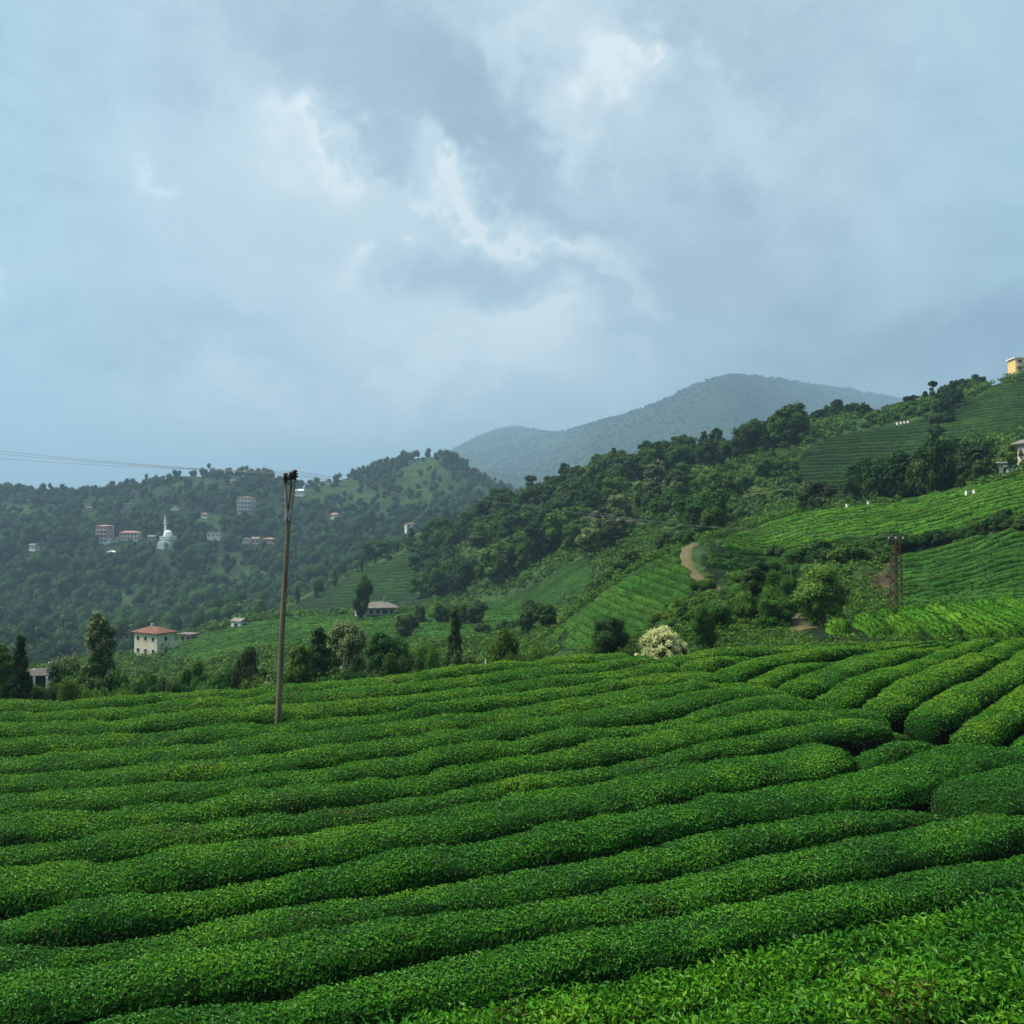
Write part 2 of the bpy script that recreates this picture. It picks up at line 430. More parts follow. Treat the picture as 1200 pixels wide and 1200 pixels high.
def build_heights():
    cu = sorted(COLS); K = len(COLS[0])
    Yk = np.stack([pchip(cu, [COLS[c][k][0] for c in cu], UG) for k in range(K)], 1)
    Vk = np.stack([pchip(cu, [COLS[c][k][1] for c in cu], UG) for k in range(K)], 1)
    Zk = (600 - Vk) / F * Yk
    H = np.zeros((len(UG), len(YG)))
    yc = crest_y(UG)
    X = (UG[:, None] - 600) / F * np.maximum(YG, 30)[None, :]
    G = ztop(X, YG[None, :]) - HEDGE
    for i, u in enumerate(UG):
        xc = (u - 600) / F * yc[i]
        zc = ztop(xc, yc[i]) - HEDGE
        Ys = np.concatenate([[yc[i]], Yk[i], [Yk[i, -1] * 1.4, Yk[i, -1] * 1.4 + 4000]])
        Zs = np.concatenate([[zc], Zk[i], [Zk[i, -1] * 0.5, -60]])
        p = pchip(Ys, Zs, YG)
        t = np.clip((YG - yc[i]) / 0.5, 0, 1)
        H[i] = np.where(YG <= yc[i], G[i], p)
    A = np.clip((YG - 55) / 60, 0, 1)[None, :]
    B = np.clip((YG - 550) / 500, 0, 1)[None, :]
    D = np.clip((YG - 1600) / 1200, 0, 1)[None, :]
    YY = np.broadcast_to(YG[None, :], X.shape)
    H = H + A * (0.35 * fbm(X / 9, YY / 9, 3)) + A * np.clip((YG - 200) / 200, 0, 1)[None, :] * 1.2 * fbm(X / 30, YY / 30, 5)
    H = H + B * 7 * fbm(X / 110, YY / 110, 8) * (1 - D * 0.3) + D * 9 * np.clip(YY / 3200, 1, 3) * fbm(X / (.09 * np.maximum(YY, 50)), np.log(np.maximum(YY, 50)) * 9, 9, 6)
    return X, H


XG, HG = build_heights()
LYG = YG


def gz(x, y):
    """ground height from the sheet"""
    x = np.asarray(x, float); y = np.asarray(y, float)
    u = 600 + F * x / np.maximum(y, 30)
    fu = np.clip((u - UG[0]) / (UG[1] - UG[0]), 0, len(UG) - 1.001); iu = fu.astype(int); a = fu - iu
    j = np.clip(np.searchsorted(YG, y) - 1, 0, len(YG) - 2); b = np.clip((y - YG[j]) / (YG[j + 1] - YG[j]), 0, 1)
    return (HG[iu, j] * (1 - a) + HG[iu + 1, j] * a) * (1 - b) + (HG[iu, j + 1] * (1 - a) + HG[iu + 1, j + 1] * a) * b


def column(u, Y):
    return gz((u - 600) / F * Y, Y)


_YF = np.geomspace(46, 9000, 2600)


def hit(u, v, ymin=56.0, ymax=6000.0):
    """first ground beyond ymin on the line of sight (u, v)"""
    Y = _YF[(_YF >= ymin) & (_YF <= ymax)]
    z = column(np.full_like(Y, u), Y)
    y = 600 - F * z / Y
    k = np.argmax(y <= v)
    if y[k] > v:
        k = int(np.argmin(y)); 
    Yh = Y[k]
    if k > 0 and y[k] <= v < y[k - 1]:
        t = (y[k - 1] - v) / (y[k - 1] - y[k]); Yh = Y[k - 1] + t * (Y[k] - Y[k - 1])
    x = (u - 600) / F * Yh
    return np.array([x, Yh, float(gz(x, Yh))])


# ---- what covers the ground, by region of the land (cover colour; tea ground and near soil darkened for row-gap shade)
SCRUB = np.array([.026, .062, .016]); WOODS = np.array([.013, .032, .011]); TEAG = np.array([.007, .017, .006])
MEADOW = np.array([.045, .11, .024]); EARTH = np.array([.07, .05, .03]); SOIL = np.array([.028, .022, .014])
FIELDS = dict(   # tea slopes: outline in the photograph, depth range
    lower_right=([(1035, 742), (1040, 690), (1048, 645), (1100, 642), (1160, 628), (1225, 604), (1225, 712), (1120, 722)], 72, 132),
    upper_right=([(832, 650), (846, 632), (900, 614), (950, 599), (1030, 593), (1100, 581), (1150, 569), (1225, 553), (1225, 600), (1150, 622), (1090, 634), (1030, 632), (950, 640), (935, 652), (850, 662)], 88, 154),
    dark_rows=([(822, 650), (935, 653), (930, 662), (860, 672), (838, 682), (824, 664)], 84, 150),
    diagonal=([(632, 762), (650, 740), (700, 702), (760, 662), (795, 641), (800, 662), (818, 684), (812, 702), (770, 735), (752, 742), (700, 764)], 76, 140),
    triangle=([(528, 714), (580, 704), (630, 684), (692, 650), (700, 672), (690, 690), (660, 716), (600, 718)], 195, 300),
    nose=([(340, 716), (350, 704), (430, 666), (480, 643), (520, 624), (545, 630), (530, 645), (480, 680), (520, 700), (500, 714), (440, 720)], 315, 490),
    spur=([(190, 770), (215, 752), (300, 731), (345, 725), (430, 723), (520, 717), (640, 717), (640, 740), (560, 752), (430, 752), (300, 762), (240, 778)], 190, 292),
    under_ridge=([(930, 548), (950, 520), (1000, 506), (1060, 497), (1092, 488), (1100, 505), (1080, 545), (1060, 560), (1000, 592), (950, 597), (935, 575)], 205, 345),
    clumps=([(930, 753), (950, 737), (1030, 723), (1120, 718), (1225, 704), (1225, 756)], 49, 92),
    top_right=([(1086, 510), (1110, 485), (1145, 462), (1165, 450), (1225, 446), (1225, 502), (1150, 512), (1110, 516)], 250, 336),
)
FARFIELDS = [[(352, 572), (400, 560), (440, 566), (470, 585), (440, 604), (390, 600), (356, 590)], [(470, 548), (510, 533), (545, 560), (590, 582), (560, 590), (500, 588), (455, 566)],
             [(430, 585), (470, 575), (520, 585), (500, 602), (440, 606)], [(195, 568), (240, 560), (262, 572), (230, 586)], [(215, 612), (262, 600), (270, 618), (225, 628)],
             [(0, 590), (60, 596), (70, 606), (0, 608)], [(230, 655), (300, 640), (320, 690), (250, 700)], [(30, 700), (60, 690), (70, 722), (40, 740)], [(100, 585), (125, 582), (120, 602), (95, 605)],
             [(120, 700), (180, 690), (190, 722), (130, 730)], [(400, 640), (450, 625), (470, 640), (420, 655)]]


def ground_tone(U, Y, Z):
    V = 600 - F * Z / np.maximum(Y, 1)
    n = fbm(U / 28, np.log(np.maximum(Y, 2)) * 40, 31)
    c = np.broadcast_to(SCRUB, U.shape + (3,)).copy()
    c[Y < 57] = SOIL * .4  # soil colour darkened to stand for shade between the hedges
    edge = (Y > crest_y(U) + 0.5) & (Y < 130)
    c[edge] = SCRUB * 1.0
    far = Y > 560
    c[far] = WOODS * .9
    for nm, (poly, y0, y1) in FIELDS.items():
        k = in_poly(U, V, poly) & (Y > y0 - 3) & (Y < y1 + 3)
        c[k] = TEAG  # ground colour darkened so the gaps between rows read as shaded
    for poly in FARFIELDS:
        k = in_poly(U + 6 * n, V + 3 * n, poly) & (Y > 600) & (Y < 1500)
        c[k] = MEADOW * 0.55
    mt = Y > 1700
    c[mt] = np.where((fbm(U / 22, np.log(np.maximum(Y, 2)) * 30, 77) > 0.16)[..., None], MEADOW * 0.34, WOODS * 1.2)[mt]
    ea = in_poly(U, V, [(1015, 672), (1040, 650), (1048, 690), (1035, 700), (1018, 690)]) & (Y > 70) & (Y < 200)
    c[ea] = EARTH * 0.8
    ea = in_poly(U, V, [(580, 668), (592, 645), (600, 650), (596, 690), (575, 690)]) & (Y > 300) & (Y < 500)
    c[ea] = EARTH * 0.6
    return c * (1 + 0.35 * n[..., None])


def build_ground():
    U2 = np.broadcast_to(UG[:, None], XG.shape); Y2 = np.broadcast_to(YG[None, :], XG.shape)
    tone = ground_tone(U2, Y2, HG)
    cuts = [0, int(np.searchsorted(YG, 57)), int(np.searchsorted(YG, 600)), int(np.searchsorted(YG, 1650)), len(YG) - 1]
    for (nm, lab, m, a, b) in (('ground', 'shade-darkened soil of the near tea field between the hedge rows', M['soil'], cuts[0], cuts[1]),
                               ('hill', 'green terraced hill rising to the right behind the tea field', M['hill'], cuts[1], cuts[2]),
                               ('far_hill', 'wooded hill with scattered houses across the valley', M['far'], cuts[2], cuts[3]),
                               ('mountain', 'blue misty mountain under low cloud', M['far'], cuts[3], cuts[4])):
        nu, ny = len(UG), b - a + 1
        V = np.stack([XG[:, a:b + 1], Y2[:, a:b + 1], HG[:, a:b + 1]], -1).reshape(-1, 3)
        idx = np.arange(nu * ny).reshape(nu, ny)
        q = np.stack([idx[:-1, :-1], idx[1:, :-1], idx[1:, 1:], idx[:-1, 1:]], -1).reshape(-1, 4)
        o = link(nm, np_mesh(nm, V, q, mats=[m], color=tone[:, a:b + 1].reshape(-1, 3), smooth=True))
        tag(o, lab, nm.replace('_', ' '), kind='structure')


build_ground()


def strip_path(name, label, pts, w, lift=0.10, ymin=75, m=None):
    """trodden path lying on the slope: centre line in the photograph, width in metres"""
    P = []
    for i in range(len(pts) - 1):
        for t in np.linspace(0, 1, 14, endpoint=False):
            u = pts[i][0] * (1 - t) + pts[i + 1][0] * t; v = pts[i][1] * (1 - t) + pts[i + 1][1] * t
            P.append(hit(u, v, ymin, 320)[:2])
    P = np.array(P)
    k = np.ones(9) / 9
    Pp = np.pad(P, ((4, 4), (0, 0)), mode='edge')
    P = np.stack([np.convolve(Pp[:, i], k, 'valid') for i in (0, 1)], 1)
    d = np.gradient(P, axis=0); d /= np.linalg.norm(d, axis=1)[:, None] + 1e-9
    nrm = np.stack([-d[:, 1], d[:, 0]], 1)
    rows = []
    off = np.linspace(-1, 1, 7)
    for i in range(len(P)):
        ww = w * (1 + 0.22 * vn(i * 0.3, 0.0, 4) + .10 * vn(i * .7, 3.0, 6)) / 2
        for o in off:
            q = P[i] + nrm[i] * o * ww
            rows.append((q[0], q[1], float(gz(q[0], q[1])) + lift * (1 - 0.9 * abs(o) ** 3)))
    V = np.array(rows); n = len(P)
    idx = np.arange(n * 7).reshape(n, 7)
    q = np.stack([idx[:-1, :-1], idx[1:, :-1], idx[1:, 1:], idx[:-1, 1:]], -1).reshape(-1, 4)
    o = link(name, np_mesh(name, V, q, mats=[m or M['path']], smooth=True))
    tag(o, label, 'path', kind='structure')


strip_path('dirt_path', 'pale brown dirt path curving down between tea slopes', [(815, 637), (804, 643), (803, 655), (810, 670), (824, 681), (834, 687), (852, 696)], 1.45, 0.15)
strip_path('dirt_path', 'bare brown patch of path below the gully beside round tree', [(912, 714), (924, 724), (934, 736), (950, 738)], 2.0, 0.07, 66)
strip_path('dirt_path', 'narrow pale track along the foot of triangular tea field', [(560, 717), (610, 716.5), (660, 716)], 2.0, 0.25, 190)

# ------------------------------------------------------------------ the near tea hedges
R = [
    [(0, 821), (150, 815), (300, 804), (450, 791), (600, 776), (675, 766), (735, 765)],
    [(0, 835), (150, 826), (300, 814.5), (450, 802.5), (600, 784), (750, 769.5), (763, 771)],
    [(0, 847.5), (150, 841), (180, 836), (300, 827.5), (450, 817), (600, 797.5), (750, 779), (790, 779)],
    [(0, 865.5), (150, 857), (300, 845.5), (450, 834), (600, 810.5), (750, 791), (815, 783.5), (828, 786)],
    [(0, 883), (150, 874.5), (300, 863.5), (450, 846), (600, 825.5), (750, 802.5), (850, 792), (864, 796)],
    [(0, 906), (150, 894.5), (300, 883), (450, 864.5), (600, 843.5), (750, 821), (860, 803), (902, 804)],
    [(0, 929), (150, 917), (300, 905), (450, 885), (600, 862), (750, 842.5), (900, 812), (930, 811), (950, 820)],
    [(0, 954), (150, 942.5), (300, 926), (450, 907.5), (600, 884), (750, 856), (900, 830), (980, 824), (1008, 832)],
    [(0, 985), (150, 970), (300, 952.5), (450, 932.5), (600, 906), (750, 882), (900, 853), (1000, 840), (1045, 844), (1066, 852)],
    [(0, 1011), (150, 998), (300, 979), (450, 956), (600, 930), (750, 900), (900, 877), (925, 869), (942, 867)],
    [(0, 1060), (150, 1040), (300, 1019.5), (450, 996), (600, 970.5), (750, 945), (787, 940), (900, 915), (1000, 897), (1060, 880), (1100, 870), (1140, 867), (1170, 871), (1205, 884)],
    [(0, 1092), (150, 1080), (300, 1052), (450, 1034), (600, 1009), (750, 983), (900, 956), (1025, 935), (1080, 933), (1112, 942)],
    [(0, 1135), (150, 1114), (300, 1096), (450, 1070), (600, 1048), (750, 1021), (900, 993), (975, 979), (1035, 965), (1115, 949), (1200, 944)],
    [(0, 1205), (50, 1196), (150, 1176), (300, 1156), (400, 1136), (450, 1123), (600, 1094), (750, 1067), (900, 1040), (1012, 1020), (1075, 1006), (1150, 992), (1200, 980)],
    [(0, 1268), (150, 1242), (300, 1214), (450, 1186), (560, 1163), (600, 1155), (750, 1127), (900, 1092), (1020, 1070), (1112, 1050), (1200, 1027)],
    [(0, 1345), (300, 1282), (600, 1216), (900, 1152), (1050, 1117), (1200, 1084)],
    [(0, 1440), (300, 1365), (600, 1290), (900, 1220), (1075, 1190), (1200, 1158)],
    [(0, 1550), (300, 1460), (600, 1375), (900, 1300), (1075, 1265), (1200, 1238)],
]
SR = [
    [(748, 769), (800, 760.5), (850, 755.5), (900, 751), (965, 748.5)],
    [(762, 771), (825, 761.5), (900, 755), (1000, 750)],
    [(787, 779), (840, 769), (900, 761), (960, 755), (1020, 750.5)],
    [(824, 786), (852, 777), (900, 767), (960, 758), (1045, 750)],
    [(858, 797), (900, 781), (960, 768), (1070, 750)],
    [(897, 803), (930, 789), (1007, 766), (1097, 750)],
    [(940, 814), (1000, 791), (1055, 772), (1119, 751)],
    [(995, 826), (1040, 801), (1090, 779), (1150, 757), (1168, 750)],
    [(1048, 838), (1087, 815), (1140, 789), (1182, 766), (1212, 751)],
    [(1100, 856), (1137, 835), (1180, 807), (1200, 796), (1265, 760)],
    [(1168, 866), (1200, 847), (1265, 810)],
    [(1205, 884), (1265, 858)],
]
GREENS = np.array([[.006, .038, .006], [.018, .110, .008], [.054, .215, .009], [.160, .325, .010]])
YCAM = 0


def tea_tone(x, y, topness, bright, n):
    """colour of single leaves: old dark leaves, fresh flush in patches, tops lightened as if sunlit, a few dry ones"""
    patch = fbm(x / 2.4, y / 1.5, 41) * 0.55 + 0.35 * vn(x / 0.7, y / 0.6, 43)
    t = 0.27 + 0.42 * patch + 0.42 * (topness - 0.45) + bright + rng.normal(0, 0.10, n)  # upward faces get lighter colour: fresh flush plus painted top light
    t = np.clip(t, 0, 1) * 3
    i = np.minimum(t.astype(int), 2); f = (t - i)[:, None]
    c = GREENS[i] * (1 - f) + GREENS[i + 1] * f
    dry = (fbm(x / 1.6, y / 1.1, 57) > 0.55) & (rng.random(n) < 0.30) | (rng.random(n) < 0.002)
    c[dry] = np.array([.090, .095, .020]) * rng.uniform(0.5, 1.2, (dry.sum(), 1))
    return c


def diamonds(c, nrm, L, W, fold=0.25, upright=None):
    """leaf shaped quads: centre, normal, length, width -> verts (n*4,3), quads"""
    n = len(c)
    r = rng.normal(size=(n, 3))
    if upright is not None: r = r * (1 - upright) + np.array([0, 0, 1.6]) * upright
    t = r - nrm * (r * nrm).sum(1)[:, None]
    t /= np.linalg.norm(t, axis=1)[:, None] + 1e-9
    b = np.cross(nrm, t)
    L = L[:, None]; W = W[:, None]
    p0 = c - t * L * .5
    p2 = c + t * L * .5 - nrm * L * fold * 0.6
    p1 = c + b * W * .5 + nrm * L * fold * 0.35 - t * L * 0.08
    p3 = c - b * W * .5 + nrm * L * fold * 0.35 - t * L * 0.08
    V = np.stack([p0, p1, p2, p3], 1).reshape(-1, 3)
    q = np.arange(n * 4).reshape(n, 4)
    return V, q


def smooth1(a, k):
    if k < 2: return a
    w = np.hanning(k + 2)[1:-1]; w /= w.sum()
    return np.convolve(np.pad(a, (k // 2, k - 1 - k // 2), mode='edge'), w, 'valid')


def lin_interp(x, xp, fp):
    y = np.interp(x, xp, fp)
    lo = x < xp[0]; hi = x > xp[-1]
    if len(xp) > 1:
        y = np.where(lo, fp[0] + (x - xp[0]) * np.clip((fp[1] - fp[0]) / (xp[1] - xp[0] + 1e-9), -.4, .4), y)
        y = np.where(hi, fp[-1] + (x - xp[-1]) * np.clip((fp[-1] - fp[-2]) / (xp[-1] - xp[-2] + 1e-9), -.4, .4), y)
    return y


def tea_hedge(back, front, ext0, ext1, label, group, style='clip', bright=0.0, wmax=2.5, seed=0):
    bx, by = unproject([p[0] for p in back], [p[1] for p in back])
    fx, fy = unproject([p[0] for p in front], [p[1] for p in front])
    B = np.stack([bx, by], 1); Fr = np.stack([fx, fy], 1)
    d = B[-1] - B[0]; d /= np.linalg.norm(d)
    n = np.array([-d[1], d[0]])
    if n[1] < 0: n = -n
    sb, tb = B @ d, B @ n; sf, tf = Fr @ d, Fr @ n
    o = np.argsort(sb); sb, tb = sb[o], tb[o]
    o = np.argsort(sf); sf, tf = sf[o], tf[o]
    s0, s1 = sb[0] - ext0, sb[-1] + ext1
    ymean = by.mean()
    ds = 0.10 if ymean < 16 else (0.14 if ymean < 26 else 0.2)
    N = max(int((s1 - s0) / ds), 8)
    s = np.linspace(s0, s1, N)
    cap = 0.7 if seed != 9 else 0.4
    q = cap * (1 - np.cos(np.linspace(0, math.pi / 2, 10)))
    s = np.unique(np.concatenate([s[(s > s0 + cap) & (s < s1 - cap)], s0 + q, s1 - q])); N = len(s)
    TB = smooth1(lin_interp(s, sb, tb), int(1.6 / ds)); TF = smooth1(lin_interp(s, sf, tf), int(1.6 / ds))
    w = np.clip(TB - TF, 0.75, wmax)
    gap = 0.36 if style == 'clip' else 0.06
    hw = (w - gap) / 2 * (1 + 0.07 * vn(s / 1.4, seed * 3.3, 60) + 0.05 * vn(s / .5, seed * 2.1, 61))
    tc = TB - w / 2 + 0.07 * vn(s / 2.2, seed * 1.7, 62)
    h = HEDGE * (1 + 0.09 * vn(s / 1.7, seed * 1.3, 63) + 0.06 * vn(s / .6, seed * .7, 64)) * np.clip(w / 1.5, .75, 1.12)
    e0 = np.full(N, 9.0) if ext0 > 3 else (s - s0)
    e1 = np.full(N, 9.0) if ext1 > 3 else (s1 - s)
    e = np.clip(np.minimum(e0, e1) / cap, 0, 1)
    fac = np.sqrt(np.clip(1 - (1 - e) ** 2, 0.0, 1))
    hw = hw * np.clip(fac, .02, 1) ** .8; h = h * np.clip(fac, .02, 1) ** 0.6
    Mth = 15
    th = np.linspace(0, math.pi, Mth)
    ct, st = np.cos(th), np.sin(th)
    ox = np.sign(ct) * np.abs(ct) ** 0.62; oz = st ** 0.40
    ss = np.broadcast_to(s[:, None], (N, Mth)); tt = np.broadcast_to(th[None, :], (N, Mth))
    lump = 1 + 0.035 * vn(ss / .5, tt * 2.2 + seed * 9, 65) + 0.025 * vn(ss / .22, tt * 4.0 + seed * 5, 66)
    T = tc[:, None] + hw[:, None] * ox[None, :] * lump
    x = d[0] * ss + n[0] * T; y = d[1] * ss + n[1] * T
    xm = d[0] * s + n[0] * tc; ym = d[1] * s + n[1] * tc
    base = gz(x, y)
    z = base + h[:, None] * oz[None, :] * lump - 0.02
    P = np.stack([x, y, z], -1)
    V = P.reshape(-1, 3)
    idx = np.arange(N * Mth).reshape(N, Mth)
    Q = np.stack([idx[:-1, :-1], idx[:-1, 1:], idx[1:, 1:], idx[1:, :-1]], -1).reshape(-1, 4)
    # faces must look outwards
    a, b_, c_ = V[Q[:, 0]], V[Q[:, 1]], V[Q[:, 3]]
    fn = np.cross(b_ - a, c_ - a); ar = np.linalg.norm(fn, axis=1); fn = fn / (ar[:, None] + 1e-9)
    if fn[:, 2].mean() < 0:
        Q = Q[:, ::-1]; fn = -fn
    cen = V[Q].mean(1)
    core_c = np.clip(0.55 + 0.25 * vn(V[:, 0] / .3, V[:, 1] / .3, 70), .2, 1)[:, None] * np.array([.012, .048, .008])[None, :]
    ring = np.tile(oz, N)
    core_c[ring < 0.6] = np.array([.010, .009, .006])  # brown lower twigs, colour darkened further for shade in the gaps
    # leaves
    Yc_ = cen[:, 1]
    dens = np.interp(Yc_, [7, 12, 16, 22, 30, 46], [1900, 1650, 1250, 850, 540, 340])
    if style == 'bush': dens = dens * 0.6
    view = -cen / np.linalg.norm(cen, axis=1)[:, None]
    facing = (fn * view).sum(1)
    dens = dens * np.interp(facing, [-.4, -.05, .1], [.12, .3, 1])
    uu = 600 + F * cen[:, 0] / np.maximum(Yc_, 1)
    vv = 600 - F * cen[:, 2] / np.maximum(Yc_, 1)
    dens = dens * np.where((uu < -60) | (uu > 1260) | (vv > 1290), .25, 1)
    rz = np.tile(np.arange(Mth - 1), N - 1)
    mid = oz[rz] * .5 + oz[rz + 1] * .5
    dens = dens * np.interp(mid, [0.30, .75], [.15, 1])
    thin = fbm(cen[:, 0] / 1.1, cen[:, 1] / .8, 120 + seed)
    dens = dens * np.interp(thin, [-.62, -.40], [.30, 1])
    cnt = rng.poisson(dens * ar)
    f = np.repeat(np.arange(len(Q)), cnt)
    nl = len(f)
    a1, b1 = rng.random((nl, 1)), rng.random((nl, 1))
    q4 = V[Q[f]]
    pos = (q4[:, 0] * (1 - a1) + q4[:, 1] * a1) * (1 - b1) + (q4[:, 3] * (1 - a1) + q4[:, 2] * a1) * b1
    nn = fn[f]
    topn = np.clip(nn[:, 2], 0, 1)
    size = np.interp(pos[:, 1], [7, 12, 16, 22, 30, 46], [.068, .064, .062, .064, .072, .085]) * rng.uniform(.65, 1.35, nl)
    if style == 'bush':
        size *= 1.55
        nl_n = nn * .45 + np.array([0, 0, .30]) + rng.normal(0, .55, (nl, 3))
        pos = pos + nn * (rng.random((nl, 1)) ** 1.6 * 0.16) + np.array([0, 0, 1.0]) * (rng.random((nl, 1)) ** 2 * 0.14 * (0.6 + 0.9 * np.clip(fbm(pos[:, :1] / .5, pos[:, 1:2] / .5, 80), -.6, 1)))
        up = np.full((nl, 1), .45)
    else:
        nl_n = nn * .95 + np.array([0, 0, .12]) + rng.normal(0, .30, (nl, 3))
        pos = pos + nn * (rng.random((nl, 1)) ** 2 * 0.055)
        up = np.full((nl, 1), .15)
    nl_n /= np.linalg.norm(nl_n, axis=1)[:, None]
    LV, LQ = diamonds(pos, nl_n, size, size * rng.uniform(.34, .48, nl), 0.28, up)
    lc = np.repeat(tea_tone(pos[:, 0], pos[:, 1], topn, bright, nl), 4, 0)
    allV = np.concatenate([V, LV]); allQ = np.concatenate([Q, LQ + len(V)])
    mi = np.concatenate([np.zeros(len(Q), int), np.ones(nl, int)])
    sm = np.concatenate([np.ones(len(Q), bool), np.zeros(nl, bool)])
    org = np.array([float(xm.mean()), float(ym.mean()), 0]); org[2] = float(gz(org[0], org[1]))
    me = np_mesh('tea_hedge', allV - org, allQ, mats=[M['teacore'], M['tea']], mat_idx=mi, color=np.concatenate([core_c, lc]), smooth=sm)
    ob = link('tea_hedge', me, loc=org)
    tag(ob, label, 'tea hedge', group)
    return nl


ORD = ['zeroth', 'first', 'second', 'third', 'fourth', 'fifth', 'sixth', 'seventh', 'eighth', 'ninth', 'tenth', 'eleventh', 'twelfth', 'thirteenth', 'fourteenth',
       'fifteenth', 'sixteenth', 'seventeenth', 'eighteenth', 'nineteenth', 'twentieth']
NL = 0
R_LABEL = {0: 'thin bright tea hedge forming the far edge of the field at left', 3: 'clipped tea hedge passing just behind the foot of the wooden pole',
           4: 'clipped tea hedge passing just in front of the wooden pole', 9: 'thick dark tea hedge with a blunt end at a dark gap on the right',
           13: 'long tea hedge with pointed uncut shoots, just above the bushy bottom rows'}
for k in range(17):
    right_cut = k >= 12 or k in (10,)
    style = 'bush' if k >= 14 else 'clip'
    if k == 13: lab, st = R_LABEL[13], 'clip'
    lab = R_LABEL.get(k) or ('clipped tea hedge in the left field, %s row counted from the far edge' % ORD[k + 1] if k < 14 else
                             'bushy uncut tea hedge with loose glossy shoots, %s row from the bottom edge' % {14: 'third', 15: 'second', 16: 'first'}[k])
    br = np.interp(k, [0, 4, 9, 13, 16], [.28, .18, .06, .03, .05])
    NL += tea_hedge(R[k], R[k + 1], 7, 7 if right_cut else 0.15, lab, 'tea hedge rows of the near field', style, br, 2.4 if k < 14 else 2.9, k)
for k in range(11):
    lab = ('plump yellow green tea hedge climbing the right half, %s from the white blossom bush' % ORD[k + 1])
    NL += tea_hedge(SR[k], SR[k + 1], 0.1, 5.0, lab, 'tea hedge rows of the near field', 'clip', .32, 3.0, 30 + k)
NL += tea_hedge([(988, 879), (1008, 869), (1040, 861), (1075, 857), (1105, 862), (1122, 867)], R[10], 0.1, 0.1, 'short island tea hedge beside the dark gap, ringed by longer rows',
                'tea hedge rows of the near field', 'clip', .0, 1.7, 50)
NL += tea_hedge([(1070, 921), (1095, 911), (1130, 901), (1200, 890)], [(1060, 942), (1115, 949), (1200, 944)], 0.1, 6, 'stubby tea hedge at the right edge, tucked into the fork of two rows',
                'tea hedge rows of the near field', 'clip', .0, 2.3, 51)
print('tea leaves', NL)

# ------------------------------------------------------------------ tea rows on the slopes


